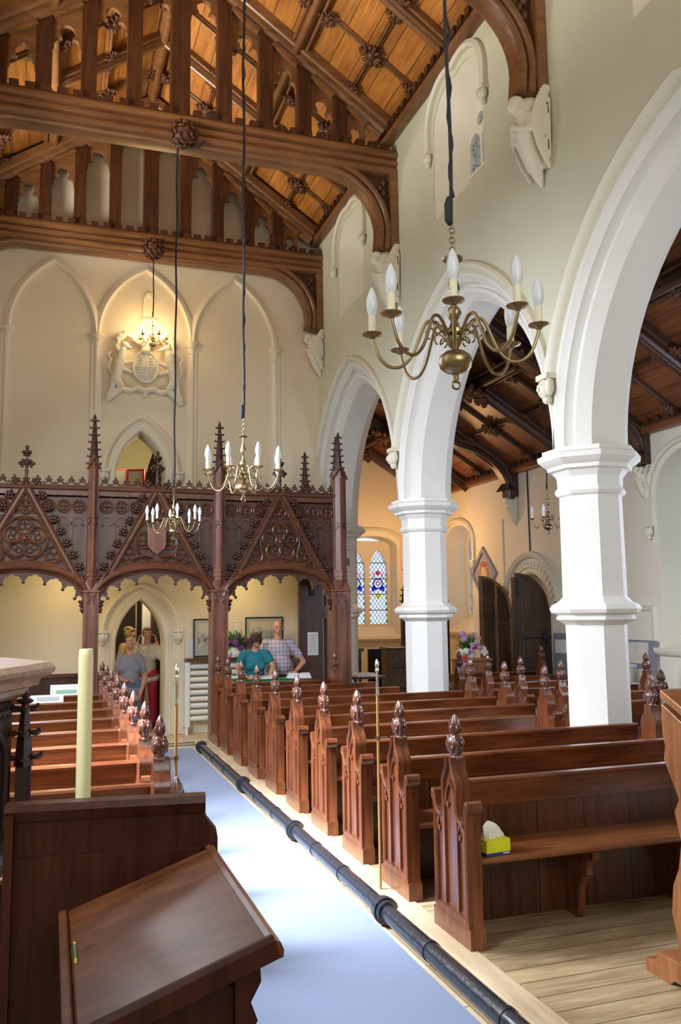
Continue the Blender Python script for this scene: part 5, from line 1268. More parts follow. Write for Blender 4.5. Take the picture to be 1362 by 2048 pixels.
tag(MB().tube([(1.845, 12.62, .1), (1.845, 12.62, 1.5)], .010, 6).build('wall_pipe', WHITE), 'thin white pipe up the end wall left of the radiators', 'pipe')
# baseboard at the left
struct(MB().box(NX0, .70, YW-.05, YW, 0, .88).build('trim_21', SCR)); struct(MB().box(NX0, .70, YW-.07, YW, .86, .91).build('trim_21', SCRH))

# flowers
def flower_group(name, loc, label, spec, leaves, vase, cat='flowers'):
    e = empty(name, loc, label, cat); rnd = random.Random(11)
    vase.build('vase', WHITE if name.startswith('f') else BRASS, e, smooth=50)
    lf = MB()
    for i in range(leaves):
        a = rnd.uniform(0, 2*PI); el = rnd.uniform(.05, 1.3); L = rnd.uniform(.14, .34); b0 = Vector((0, 0, .13))
        d = Vector((math.cos(a)*math.cos(el), math.sin(a)*math.cos(el)*.6, math.sin(el)*.8)); t = b0+d*L; sd = d.cross(Vector((0, 0, 1))).normalized()*.030; m_ = b0+d*L*.55
        lf.add([b0+d*.05, m_+sd, t, m_-sd, m_+Vector((0, 0, .012))], [(0, 1, 4), (1, 2, 4), (2, 3, 4), (3, 0, 4)])
    o = lf.build('foliage', LEAFM, e); o['kind'] = 'stuff'
    for (x, y, z, r, m_) in spec:
        f = MB()
        for k in range(26):
            ph = math.acos(1-2*(k+.5)/26); th = k*2.399
            c = Vector((x+r*.75*math.sin(ph)*math.cos(th), y+r*.75*math.sin(ph)*math.sin(th), z+r*.75*math.cos(ph)))
            f.ball(c, r*.33, 6, 4)
        f.tube([(0, 0, .1), (x, y, z-r*.5)], .003, 4)
        f.build('bloom', m_, e, smooth=180)
    return e
PUR = plain('purple_petals', (.28, .07, .32), .6); PNK = plain('pink_petals', (.68, .30, .50), .6); WHT = plain('white_petals', (.80, .82, .72), .6); LIL = plain('lilac_petals', (.52, .34, .66), .6); RED = plain('red_petals', (.55, .03, .07), .6)
v = MB().lathe([(.05, 0), (.07, .04), (.06, .10), (.045, .13), (.055, .14)], (0, 0, 0), 14)
flower_group('flower_arrangement', (2.56, 12.44, 1.076), 'purple and white flowers in a vase on the shelf behind the woman in teal',
    [(.0, -.06, .18, .05, PUR), (.07, -.05, .13, .045, PUR), (-.08, -.05, .20, .04, PUR), (.14, -.03, .22, .045, PUR), (.03, -.04, .26, .04, PUR), (-.10, -.08, .06, .04, WHT), (.02, -.09, .05, .042, WHT), (-.14, -.03, .25, .03, PNK), (.0, 0, .42, .022, WHT), (.01, 0, .37, .026, WHT), (-.01, 0, .47, .016, WHT), (.20, -.04, .15, .04, PUR)], 170, v).scale = (1.15, .8, 1.1)
# table with green cloth, books, papers
tb_ = empty('table', (2.86, 11.50, 0), 'table under a green cloth in front of the man and the woman', 'table')
MB().box(-.50, .56, -.20, .18, .79, .82).build('tabletop', OAK, tb_)
cl_ = MB(); cl_.box(-.52, .30, -.215, .19, .82, .826); cl_.box(-.52, .30, -.215, -.209, .55, .826); cl_.build('green_cloth', plain('green_baize', (.03, .17, .09), .85), tb_)
for x in (-.46, .50):
    for y in (-.17, .15): MB().box(x-.025, x+.025, y-.025, y+.025, 0, .79).build('leg', OAK, tb_)
bo = empty('open_book', (2.74, 11.46, .828), 'open book the woman in teal is reading on the green cloth', 'book')
MB().add([(-.16, -.1, .03), (0, -.1, .012), (.16, -.1, .03), (-.16, .1, .05), (0, .1, .03), (.16, .1, .05), (-.16, -.1, .0), (.16, -.1, 0), (.16, .1, .015), (-.16, .1, .015)], [(0, 1, 4, 3), (1, 2, 5, 4), (0, 6, 7, 2, 1), (3, 4, 5, 8, 9), (0, 3, 9, 6), (2, 7, 8, 5), (6, 9, 8, 7)]).build('pages', plain('page', (.78, .74, .62), .7), bo)
MB().box(-.165, .165, -.105, .105, -.0005, .004).build('cover', BLACK, bo)
for i, (x, lab) in enumerate(((3.27, 'white leaflet lying at the right end of the green-clothed table'), (3.36, 'folded white leaflet nearest the dark panel on the table'))):
    f = MB().add([(-.07, -.09, 0), (.07, -.09, 0), (.07, .09, .0), (-.07, .09, .0), (-.07, -.02, .07), (.07, -.02, .07)], [(0, 1, 5, 4), (3, 4, 5, 2), (0, 3, 2, 1), (0, 4, 3), (1, 2, 5)]).build('leaflet', plain('leaflet_white', (.75, .76, .80), .6))
    f.location = (x-.10+.07*i, 11.46, .823); f.rotation_euler = (0, 0, .2); tag(f, lab, 'leaflet')
for i, (x, y, lab) in enumerate(((-.02, 9.38, 'white paper leaflet propped on a rear left pew, left of the candle'), (.17, 10.13, 'green and white leaflet standing behind the candle on the pews'))):
    f = MB().box(-.16, .16, -.004, .004, 0, .08+.04*i).build('leaflet', plain('leaflet_paper', (.70, .72, .66), .7)); f.location = (x, (9.30, 10.05)[i], .843); f.rotation_euler = (-.2, 0, 0); tag(f, lab, 'leaflet')
    MB().box(-.10, .12, -.0055, -.004, .02, .06).build('print', plain('green_print', (.25, .45, .33), .7) if i else plain('grey_print', (.45, .45, .46), .7), f)

# tower room seen through the lower door
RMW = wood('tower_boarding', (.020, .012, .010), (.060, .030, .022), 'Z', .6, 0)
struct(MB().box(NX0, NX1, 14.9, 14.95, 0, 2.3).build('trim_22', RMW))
cu = MB(); pts = []
N = 60
for i in range(N+1): pts.append((1.50+.26*i/N, 13.9+.028*math.sin(i/N*2*PI*7)))
vs = [(x, y, z) for z in (0.02, 1.1, 2.15) for x, y in pts]
cu.add(vs, [(r_*(N+1)+i, r_*(N+1)+i+1, (r_+1)*(N+1)+i+1, (r_+1)*(N+1)+i) for r_ in range(2) for i in range(N)])
c_ = cu.build('curtain', plain('dark_curtain', (.050, .035, .040), .9), smooth=60); sd_ = c_.modifiers.new('s', 'SOLIDIFY'); sd_.thickness = .008
tag(c_, 'dark brown pleated curtain hanging in the right of the lower doorway', 'curtain')
tag(MB().box(1.40, 1.56, 14.2, 14.36, 0, 2.3).build('white_post', WHITE, bevel=.01), 'white post inside the tower room behind the women', 'post')
tag(MB().tube([(1.285, 14.1, 2.3), (1.295, 14.1, 1.6), (1.29, 14.1, .7)], .009, 8).build('bell_rope', plain('rope_tan', (.50, .38, .22), .8)), 'thin pale bell rope hanging in the tower doorway', 'rope')
# upper room seen through the upper door
scr_ = empty('folding_screen', (1.30, 14.6, 2.48), 'red-edged folding display screen in the upper room doorway', 'folding screen')
RF = plain('red_frame', (.65, .02, .03), .5); BF = plain('board_cream', (.62, .56, .42), .8)
for i, (x0, x1, y0, y1) in enumerate(((-.42, -.14, -.1, .08), (-.14, .14, .08, -.04), (.16, .52, -.06, .10))):
    d = Vector((x1-x0, y1-y0, 0)); L = d.length; a = math.atan2(d.y, d.x); Mx = Matrix.Translation((x0, y0, 0)) @ Matrix.Rotation(a, 4, 'Z')
    MB().slab([(0, 0), (L, 0), (L, 1.68), (0, 1.68)], [[(.03, .03), (L-.03, .03), (L-.03, 1.65), (.03, 1.65)]], lambda u, v, o: (u, o, v), -.015, .015).xf(Mx).build('frame', RF, scr_)
    MB().box(.02, L-.02, -.006, .006, .02, 1.66).xf(Mx).build('panel', BF, scr_)
dl = empty('upper_door', (1.56, YW+.62, 2.48), 'dark carved door leaf standing open in the upper doorway', 'door')
pth = [(0, 0), (.0, 1.25), (.10, 1.55), (.22, 1.78), (.36, 1.92), (.36, 0)]
MB().slab([(p_[0], p_[1]) for p_ in pth], [], lambda u, v, o: (o, .36-u, v), -.03, .03).xf(Matrix.Rotation(RAD(35), 4, 'Z')).build('leaf', DARK, dl)

# royal arms in plaster
ra_ = empty('royal_arms', (1.235, YW-.045, 5.36), 'cream plaster royal coat of arms with lion, unicorn and shield under the lit chandelier', 'coat of arms')
sh_ = MB()
sh_.slab([(.19*math.cos(t*PI/16), .235*math.sin(t*PI/16)) for t in range(32)], [], NY(0), .0, .055)
sh_.ball((0, -.05, 0), (.155, .035, .20), 20, 10)
sh_.torus((0, -.055, 0), .001, .001)
ar_ = [( .185*math.cos(t*PI/20), -.06, .232*math.sin(t*PI/20)) for t in range(40)]
sh_.tube(ar_, .018, 6, closed=True); sh_.box(-.008, .008, -.10, -.05, -.19, .19); sh_.box(-.15, .15, -.095, -.05, -.008, .008)
for q in (-1, 1):
    for z in (.09, -.09):
        for k in range(3): sh_.ball((q*.075, -.085, z+(k-1)*.045), (.04, .012, .014), 6, 4)
sh_.build('shield', CARV, ra_, smooth=50)
be = MB()
def beast(q, uni):
    X = lambda x: q*x
    be.cap((X(.38), -.05, .03), (X(.43), -.05, -.22), .085, .075)      # trunk
    be.cap((X(.36), -.06, .08), (X(.33), -.06, .22), .075, .06)        # neck / mane
    for k in range(9): be.ball((X(.36+.05*math.sin(k)), -.07, .05+.025*k), (.045, .03, .03), 6, 5)
    be.ball((X(.30), -.07, .30), (.065, .05, .055), 10, 8); be.cap((X(.28), -.08, .29), (X(.20 if uni else .235), -.08, .26 if uni else .265), .034, .024 if uni else .03)
    if uni: be.cap((X(.27), -.08, .34), (X(.20), -.08, .46), .012, .004)
    be.cap((X(.33), -.06, .36), (X(.34), -.06, .39), .015, .01)
    be.cap((X(.33), -.06, .02), (X(.20), -.07, .06), .035, .026); be.cap((X(.35), -.06, -.05), (X(.21), -.07, -.10), .035, .024)   # fore legs
    be.cap((X(.42), -.05, -.22), (X(.34), -.06, -.32), .07, .045); be.cap((X(.34), -.06, -.32), (X(.46), -.05, -.42), .04, .026)
    be.cap((X(.45), -.05, -.20), (X(.48), -.05, -.36), .06, .035); be.cap((X(.48), -.05, -.36), (X(.54), -.05, -.47), .03, .022)
    T = [(X(.47), -.04, -.18), (X(.53), -.05, -.05), (X(.50), -.05, .08), (X(.55), -.05, .15), (X(.50), -.05, .19)]
    for a, b_ in zip(T[:-1], T[1:]): be.cap(a, b_, .017, .017)
beast(-1, False); beast(1, True)
organic(be, 'supporters', CARV, ra_, .010, 1)
rb = MB()
for q in (-1, 1):
    P_ = [(0, -.06, -.36), (q*.12, -.06, -.33), (q*.22, -.05, -.38), (q*.33, -.05, -.35), (q*.45, -.05, -.45), (q*.53, -.04, -.52)]
    for a, b_ in zip(P_[:-1], P_[1:]): rb.cap(a, b_, .045, .04)
    for k in range(12): # mantling plumes
        t = k/11; rb.ball((q*(.10+.30*t), -.05, .36+.12*math.sin(t*PI*.9)+.03*math.sin(k*2)), (.055, .035, .035), 7, 5)
    for k in range(4): rb.ball((q*(.36+.02*k), -.05, .44-.05*k), (.035, .03, .035), 7, 5)
rb.cap((0, -.06, .24), (0, -.06, .34), .07, .05); rb.ball((0, -.07, .40), (.085, .05, .06), 10, 7); rb.ball((0, -.07, .47), (.05, .04, .03), 8, 6); rb.ball((0, -.07, .52), .016, 6, 5)
for k in range(5): rb.ball((-.07+.035*k, -.10, .43), .016, 6, 5)
rb.ball((0, -.06, -.42), (.04, .035, .05), 8, 6)
organic(rb, 'crest_and_ribbon', CARV, ra_, .010, 1)

# ================================================================== SIDE AISLE THINGS
hat = empty('diamond_panel', (AX-.004, 13.93, 2.37), 'diamond shaped painted panel with blue-grey border hanging on the aisle wall', 'painted panel')
dm = lambda r, k: [(r*k, 0), (0, r), (-r*k, 0), (0, -r)]
MB().slab(dm(.50, .98), [dm(.40, .98)], NX(0), 0, .035).build('frame', plain('slate_blue_paint', (.25, .28, .40), .5), hat)
MB().slab(dm(.41, .98), [], NX(0), 0, .012).build('panel', plain('grey_blue_panel', (.34, .36, .44), .6, var=.3, vscale=14), hat)
for (y, z, ry, rz_, m_) in ((0, -.02, .10, .17, plain('cream_figure', (.66, .56, .36), .6)), (0, .17, .13, .05, plain('red_wing', (.50, .10, .07), .6)), (-.13, .0, .045, .11, plain('rust_patch', (.50, .24, .12), .6)), (.13, .0, .045, .11, plain('rust_patch2', (.50, .24, .12), .6)), (0, .06, .04, .10, plain('blue_robe', (.15, .18, .38), .6)), (0, -.22, .09, .04, plain('red_base', (.50, .16, .12), .6))):
    MB().slab([(y+ry*math.cos(t*PI/8), z+rz_*math.sin(t*PI/8)) for t in range(16)], [], NX(0), .013, .017+ry*.01).build('painted_figure', m_, hat)
# doorway leaves
ODK = wood('door_oak', (.055, .030, .018), (.15, .080, .042), 'Z', .5, .1, plank=True, plank_axis='X', pw=.155, pdark=.3)
def door_leaf(y, studs, label):
    e = empty('door_leaf', (AX-.03, y, 0), label, 'door'); w = .60
    hgt = lambda t: 1.65+.64*math.sqrt(max(0, 1-(1-t)**2))      # t=0 at hinge, 1 free edge
    pts = [(-w, 0), (0, 0)]+[(-w*t, hgt(t)) for t in [i/10 for i in range(11)]]
    L = MB().prism(pts, 'Y', 0, .05).build('boards', ODK, e)
    rim = [(-w*t, hgt(t)) for t in [i/10 for i in range(11)]]
    f = MB().sweep([(-.0, .05)]+rim+[(-w, .05)], [(0, .0), (0, .015), (.05, .015), (.05, 0)], NY(0)); f.build('frame_rail', ODK if not studs else wood('door_rail_oak', (.17, .10, .045), (.34, .22, .10), 'Z', .5, .1), e)
    if studs:
        rm = MB(); rm.box(-w*.55, -w*.47, -.02, 0, .05, hgt(.5)-.05); rm.build('middle_rail', wood('door_rail_oak2', (.17, .10, .045), (.34, .22, .10), 'Z', .5, .1), e)
        for cx in (-.56, -.41, -.305, -.17, -.04):
            for k in range(9):
                z = .4+k*.2
                if z < hgt(-cx/w)-.08: MB().ball((cx, -.018, z), .013, 7, 5).build('stud', PIPE, e)
    else:
        h = MB(); h.tube([(0, -.012, 1.28), (-.50, -.012, 1.28)], .014, 6)
        for a in range(6): h.tube([(-.13+.0*a, -.014, 1.28), (-.13-.10*math.cos(a*1.05), -.014, 1.28+.12*math.sin(a*1.05))], .010, 5)
        h.torus((-.13, -.014, 1.38), .05, .010); h.torus((-.10, -.014, 1.18), .05, .010); h.ball((-.42, -.014, 1.28), (.03, .01, .04), 6, 5)
        h.build('strap_hinge', PIPE, e)
        MB().box(-w+.02, -w+.07, -.03, 0, 1.9, 2.2).build('bolt', PIPE, e); MB().torus((-w+.10, -.03, .95), .035, .007).build('ring_handle', PIPE, e)
        MB().box(-w-.05, -w, -.03, .06, .02, 2.22).build('jamb_strip', DARK, e)
door_leaf(12.94, True, 'left leaf of the open aisle door, studded oak seen from inside')
door_leaf(11.76, False, 'right leaf of the open aisle door, dark oak with iron strap hinge')
struct(MB().box(AX+.8, 10.5, 10.9, 11.0, 0, 2.8).build('wall_porch', PL)); struct(MB().box(AX+.8, 10.5, 13.9, 14.0, 0, 2.8).build('wall_porch', PL)); struct(MB().box(10.4, 10.5, 10.9, 14, 0, 2.8).build('wall_porch', PL)); struct(MB().box(AX+.8, 10.5, 10.9, 14.0, 2.8, 2.9).build('ceiling', ROOFB)); struct(MB().box(8.3, 10.5, 10.9, 14.0, -.1, 0).build('floor', STONE))
point('porch_lamp', (8.9, 12.4, 2.3), 9, (1, .80, .45), .1)
# display boards leaning on the aisle wall
GRB = plain('grey_board', (.22, .24, .30), .7)
def board(y0, y1, z0, z1, label, cards, lean=.10):
    e = empty('display_board', (AX-.10, (y0+y1)/2, z0), label, 'display board'); w = y1-y0; h = z1-z0
    R = Matrix.Rotation(lean, 4, 'Y'); mp3 = lambda u, v, o: (-o, u, v)
    MB().slab([(-w/2, 0), (w/2, 0), (w/2, h), (-w/2, h)], [], mp3, 0, .015).xf(R).build('board', GRB, e)
    for (a, b_, c, d, m_) in cards: MB().slab([(a, c), (b_, c), (b_, d), (a, d)], [], mp3, .015, .018).xf(R).build('mounted_sheet', m_, e)
    return e
OLD = plain('old_map_paper', (.66, .64, .56), .7, var=.12, vscale=9); WPA = plain('caption_paper', (.70, .72, .80), .6); GPH = plain('green_photo', (.30, .42, .30), .5, var=.5, vscale=20)
board(9.25, 10.05, .62, 1.30, 'grey display board with two cream sheets on the aisle wall', [(-.24, .37, .37, .65, OLD), (-.26, .36, .02, .30, OLD), (-.02, .14, .31, .355, WPA)])
board(10.15, 10.75, .55, 1.42, 'grey display board with green photographs just right of the nearest pillar', [(-.24, -.06, .1+.27*i, .32+.27*i, GPH) for i in range(3)], .05)
board(11.12, 11.62, .55, 1.35, 'narrow grey display board left of the nearest pillar by the door', [(-.2, .2, .50, .70, WPA)], .05)
# low table carrying the boards
lt = empty('side_table', (AX-.20, 10.30, 0), 'long low table against the aisle wall, under the display boards', 'table')
MB().box(-.17, .17, -1.3, 1.3, .50, .54).build('tabletop', OAK, lt)
for y in (-1.25, 1.25):
    for x in (-.14, .14): MB().box(x-.025, x+.025, y-.025, y+.025, 0, .5).build('leg', OAK, lt)
# flowers on a wooden stand in the aisle
fs_ = empty('flower_stand', (6.05, 11.75, .0), 'pale wooden box stand under the mixed flowers in the side aisle', 'stand')
MB().box(-.22, .22, -.2, .2, 0, .96).build('box', LC, fs_, bevel=.01); MB().box(-.25, .25, -.23, .23, .96, .99).build('lid', LC, fs_, bevel=.006)
v = MB().lathe([(.05, 0), (.09, .05), (.08, .10), (.05, .13)], (0, 0, 0), 14)
flower_group('flower_arrangement', (6.02, 11.73, .991), 'large pink, white and lilac flower arrangement in the side aisle before the open door',
    [(-.20, -.1, .10, .055, WHT), (-.12, -.12, .12, .05, WHT), (.20, -.05, .13, .06, WHT), (.24, -.05, .08, .05, WHT), (-.16, -.14, .0, .05, RED), (-.19, -.16, -.07, .05, PNK), (-.08, -.14, -.03, .04, LIL), (0, -.1, .20, .045, PNK), (.08, -.08, .22, .04, LIL), (.14, -.05, .30, .035, PNK), (-.10, -.04, .30, .05, LIL), (-.13, -.04, .38, .04, LIL), (.05, 0, .36, .03, PNK), (.11, -.1, .17, .04, PNK), (-.03, -.1, .12, .04, LIL)], 90, v)
# organ-like chest, tall seats, stool and book at the aisle end
ch = empty('carved_chest', (5.50, 13.3, 0), 'old carved brownish chest standing on end left of the middle pillar', 'chest')
MB().box(-.22, .24, -.2, .2, 0, 1.08).build('body', plain('worn_carved_wood', (.16, .12, .07), .6, var=.5, vscale=22, bump=.4, bscale=30), ch); MB().box(-.25, .27, -.23, .22, 1.08, 1.12).build('lid', DARK, ch, bevel=.008)
for z in (.45, .78): MB().box(-.2, .22, -.215, -.2, z, z+.02).build('rail', DARK, ch)
tc_ = empty('tall_carved_seat', (6.40, 14.2, 0), 'tall dark carved seat with pinnacled posts, mostly behind the middle pillar', 'seat')
for x in (-.40, .42):
    m = MB(); m.box(x-.05, x+.05, -.05, .05, 0, 1.75); crocketed(m, x, 0, 1.75, 2.15 if x < 0 else 2.02, .055); m.build('post', DARK, tc_)
MB().box(-.38, .40, .0, .04, .3, 1.75).build('back', DARK, tc_); MB().box(-.38, .40, -.4, .05, .42, .47).build('seat', DARK, tc_)
dkb = tag(MB().box(5.46, 5.98, 14.6, 14.66, 0, 1.03).build('black_panel', BLACK), 'black panel standing below the stained glass window', 'panel')
st_ = empty('carved_stall_end', (4.72, 13.6, 0), 'dark carved stall front below the stained glass, beside the gallery corner post', 'stall')
MB().box(-.32, .22, -.04, .04, 0, 1.05).build('panel', SCR, st_); MB().box(-.36, .26, -.07, .07, 1.05, 1.10).build('rail', SCRH, st_, bevel=.01)
t_ = MB()
for i in range(3):
    for j in range(3): t_.torus((-.14+.16*i-.04, -.05, .35+.25*j), .06, .012, (0, 1, 0), 12, 5)
t_.build('tracery', SCR, st_)
wd_ = empty('book_table', (4.35, 11.72, 0), 'small dark table with an open book beside the gallery corner post', 'table')
MB().box(-.25, .25, -.16, .16, .76, .79).build('tabletop', DARK, wd_)
for x in (-.22, .22):
    for y in (-.13, .13): MB().box(x-.02, x+.02, y-.02, y+.02, 0, .76).build('leg', DARK, wd_)
bo2 = tag(MB().add([(-.16, -.1, .01), (0, -.1, .02), (.16, -.1, .01), (-.16, .1, .04), (0, .1, .05), (.16, .1, .04), (-.16, -.1, 0), (.16, -.1, 0), (.16, .1, 0), (-.16, .1, 0)], [(0, 1, 4, 3), (1, 2, 5, 4), (0, 6, 7, 2, 1), (3, 4, 5, 8, 9), (0, 3, 9, 6), (2, 7, 8, 5), (6, 9, 8, 7)]).build('open_book', plain('page2', (.76, .78, .84), .7)), 'open white visitors book on the small dark table right of the gallery', 'book')
bo2.location = (4.33, 11.70, .791)
# ================================================================== PEOPLE
def skinmat(name, c): return plain(name, c, .5, var=.08, vscale=25)
def hand(mb, w, d, up, curl=.6, s=1.0, side=1):
    """w wrist, d pointing direction of palm, up = back-of-hand normal"""
    w = Vector(w); d = Vector(d).normalized(); up = Vector(up); up = (up-d*up.dot(d)).normalized(); sd = d.cross(up)*side
    pc = w+d*.045*s
    for k in (-1.5, -.5, .5, 1.5): mb.cap(w+sd*k*.010*s, w+d*.082*s+sd*k*.0185*s, .015*s, .0115*s, 8)
    for k, L in zip((-1.5, -.5, .5, 1.5), (.068, .082, .076, .058)):
        p = w+d*.084*s+sd*k*.0195*s; a = 0; seg = L*s/3; dd = d
        for j in range(3):
            a += curl*.55; dd = (d*math.cos(a)-up*math.sin(a)); q = p+dd*seg; mb.cap(p, q, (.0088-.001*j)*s, (.0080-.001*j)*s, 8); p = q
    t0 = w+d*.02*s-sd*.020*s; t1 = t0+(d*.55-sd*.75-up*.25).normalized()*.040*s; t2 = t1+(d*.9-sd*.25-up*.3).normalized()*.030*s
    mb.cap(t0, t1, .013*s, .0105*s, 8); mb.cap(t1, t2, .0100*s, .008*s, 8)
def head(mb, c, R, s=1.0, smile=0, fem=0):
    """R: 3x3 rotation, face looks to -y"""
    c = Vector(c)
    def e(p, r, rot=None): mb.ball(c+R @ (Vector(p)*s), [x*s for x in r], 14, 10, (R @ rot) if rot else R)
    def cp(a, b_, r0, r1): mb.cap(c+R @ (Vector(a)*s), c+R @ (Vector(b_)*s), r0*s, r1*s, 8)
    e((0, .012, .025), (.076, .094, .088)); e((0, -.030, -.035), (.058, .060, .066)); e((0, -.052, -.085), (.028, .026, .020))
    cp((-.030, -.070, .022), (.030, -.070, .022), .013, .013)                    # brow
    cp((0, -.088, .012), (0, -.110, -.024), .009, .014); e((0, -.100, -.030), (.019, .013, .010))  # nose
    for q in (-1, 1):
        e((q*.042, -.062, -.022), (.020, .020, .017)); e((q*.078, .008, -.006), (.009, .020, .032))   # cheeks, ears
    cp((-.022, -.086, -.055+.006*smile), (0, -.091, -.056), .0055, .006); cp((.022, -.086, -.055+.006*smile), (0, -.091, -.056), .0055, .006)
    cp((-.016, -.086, -.066), (.016, -.086, -.066), .006, .006)
def face_bits(parent, c, R, s, lip, glasses=False, brow=(.25, .2, .18), smile=0):
    c = Vector(c); T = lambda p: c+R @ (Vector(p)*s)
    for q in (-1, 1):
        MB().ball(T((q*.030, -.078, .004)), (.0125*s, .006*s, .0065*s), 8, 6, R).build('eye', EYEW, parent, smooth=180)
        MB().ball(T((q*.030, -.0845, .004)), (.0050*s, .003*s, .0055*s), 8, 6, R).build('pupil', BLACK, parent, smooth=180)
        MB().cap(T((q*.018, -.086, .024)), T((q*.044, -.078, .024)), .0028*s, .0022*s, 6).build('eyebrow', plain('brow', brow, .8) if False else BROW, parent, smooth=180)
    m = MB(); m.cap(T((-.020, -.0905, -.058+.006*smile)), T((0, -.096, -.060)), .0030*s, .0036*s, 6); m.cap(T((.020, -.0905, -.058+.006*smile)), T((0, -.096, -.060)), .0030*s, .0036*s, 6); m.build('mouth', lip, parent, smooth=180)
    if smile: MB().ball(T((0, -.0935, -.060)), (.015*s, .004*s, .0045*s), 8, 5, R).build('teeth', WHITE, parent, smooth=180)
    if glasses:
        g = MB()
        for q in (-1, 1):
            cc = [T((q*.030+.020*math.cos(t*PI/7), -.094, .003+.0135*math.sin(t*PI/7))) for t in range(14)]
            g.tube(cc, .0012*s, 5, closed=True); g.tube([T((q*.050, -.094, .006)), T((q*.080, .0, .006))], .0012*s, 5)
        g.tube([T((-.010, -.095, .005)), T((.010, -.095, .005))], .0012*s, 5); g.build('glasses', PIPE, parent)
EYEW = plain('eye_white', (.75, .72, .68), .3); BROW = plain('eyebrow_hair', (.20, .15, .12), .8); LIP = plain('lip', (.50, .16, .13), .5)
def person(label, loc, H, rz_, skin, shirt, trous, hairm, hair, arms, sw=.19, belly=.0, lean=0., head_rot=(0, 0, 0), glasses=False, smile=0, sleeve=.55, fem=0, belt=None, shoes=None, vx=.0075):
    """faces -y; arms: [(elbow), (wrist), (hand dir), (hand up), curl] for x<0 side then x>0 side, in body frame metres from the feet"""
    e = empty('person', loc, label, 'person', None, rz_)
    zs, zh = .825*H, .52*H; Lx = Matrix.Rotation(lean, 3, 'X')       # lean forward about the hips
    hip = Vector((0, 0, zh)); LN = lambda p: hip+Lx @ (Vector(p)-hip)
    hc0 = (0, -.015, H-.118*H/1.75); hc = LN(hc0); Rh = (Lx @ Euler(head_rot).to_matrix()); hs = H/1.75*(1.0 if not fem else .96)
    nk0 = LN((0, .012, zs-.01)); nk1 = hc+Rh @ Vector((0, .015, -.06))
    b_ = MB(); head(b_, hc, Rh, hs, smile, fem); b_.cap(nk0, nk1, .058*hs, .052*hs)
    for q in (-1, 1):
        A = arms[0 if q < 0 else 1]; sh = LN((q*(sw-.03), .01, zs-.045)); el = Vector(A[0]); wr = Vector(A[1])
        b_.cap(sh, el, .050, .038); b_.cap(el, el+(wr-el)*.35, .040, .038); b_.cap(el+(wr-el)*.35, wr, .037, .024)
        hand(b_, wr, A[2], A[3], A[4], .98 if not fem else .9, q)
        b_.cap((q*.085, 0, zh-.04), (q*.10, -.01, .28*H), .06, .045); b_.cap((q*.10, -.01, .28*H), (q*.11, .02, .06), .042, .03); b_.cap((q*.11, .04, .04), (q*.12, -.12, .03), .035, .028)
    b_.cap((0, 0, zh), LN((0, 0, zs-.12)), .11, .11); b_.cap(LN((-.11, 0, zs-.07)), LN((.11, 0, zs-.07)), .05, .05); b_.cap(LN((0, .01, zs-.12)), nk0, .10, .055)
    body = organic(b_, 'body', skin, e, vx, 2)
    face_bits(body, hc, Rh, hs, LIP, glasses, smile=smile)
    # shirt
    s_ = MB()
    s_.cap(LN((-sw*.50, .0, zh-.03)), LN((sw*.50, .0, zh-.03)), .105+belly*.3, .105+belly*.3)
    s_.ball(LN((0, -belly*.55, zh+.14)), (sw*.80+belly*.45, .115+belly, .17), 18, 12, Lx)
    s_.ball(LN((0, -.01, zs-.17)), (sw*.90, .118+belly*.3, .17), 18, 12, Lx)
    if fem:
        for q in (-1, 1): s_.ball(LN((q*.075, -.085, zs-.19)), (.072, .06, .068), 12, 8, Lx)
    s_.cap(LN((-sw+.075, .01, zs-.055)), LN((sw-.075, .01, zs-.055)), .068, .068)
    for q in (-1, 1):
        A = arms[0 if q < 0 else 1]; sh = LN((q*(sw-.035), .01, zs-.05)); el = Vector(A[0]); wr = Vector(A[1])
        if sleeve <= 1: s_.cap(sh, sh+(el-sh)*sleeve, .068, .062)
        else: s_.cap(sh, el, .064, .054); s_.cap(el, el+(wr-el)*(sleeve-1), .054, .040)
    so = organic(s_, 'shirt', shirt, e, .010, 3)
    cl = MB(); N_ = 16
    if not fem:
        for q in (-1, 1):
            P_ = [LN((q*.070, .05, zs+.015)), LN((q*.062, -.03, zs+.0)), LN((q*.012, -.105, zs-.055)), LN((q*.050, -.112, zs-.085)), LN((q*.085, -.075, zs-.03))]
            cl.add(P_, [(0, 1, 2, 3, 4)])
        co = cl.build('collar', shirt, so); md = co.modifiers.new('s', 'SOLIDIFY'); md.thickness = .008
    # trousers
    t = MB(); t.cap((-.07, 0, zh-.0), (.07, 0, zh-.0), .112+belly*.15, .112+belly*.15)
    for q in (-1, 1): t.cap((q*.085, 0, zh-.05), (q*.10, -.01, .28*H), .088, .068); t.cap((q*.10, -.01, .28*H), (q*.11, .02, .07), .066, .056)
    organic(t, 'trousers', trous, e, .011, 3)
    for q in (-1, 1): MB().cap((q*.11, .05, .045), (q*.12, -.13, .038), .042, .036).build('shoe', BLACK, e, smooth=180)
    if belt:
        m = MB(); R1 = [(( sw*.50+.108+belly*.3)*math.cos(a)*1.02, (.108+belly*.42)*math.sin(a), zh-.015) for a in [i*PI/16 for i in range(32)]]
        m.tube(R1, .014, 6, closed=True); m.build('belt', BLACK, e)
    h = MB()
    for p, r in hair: h.ball(hc+Rh @ (Vector(p)*hs), [x*hs for x in r], 12, 8, Rh)
    if hair: organic(h, 'hair', hairm, e, .006, 1)
    return e
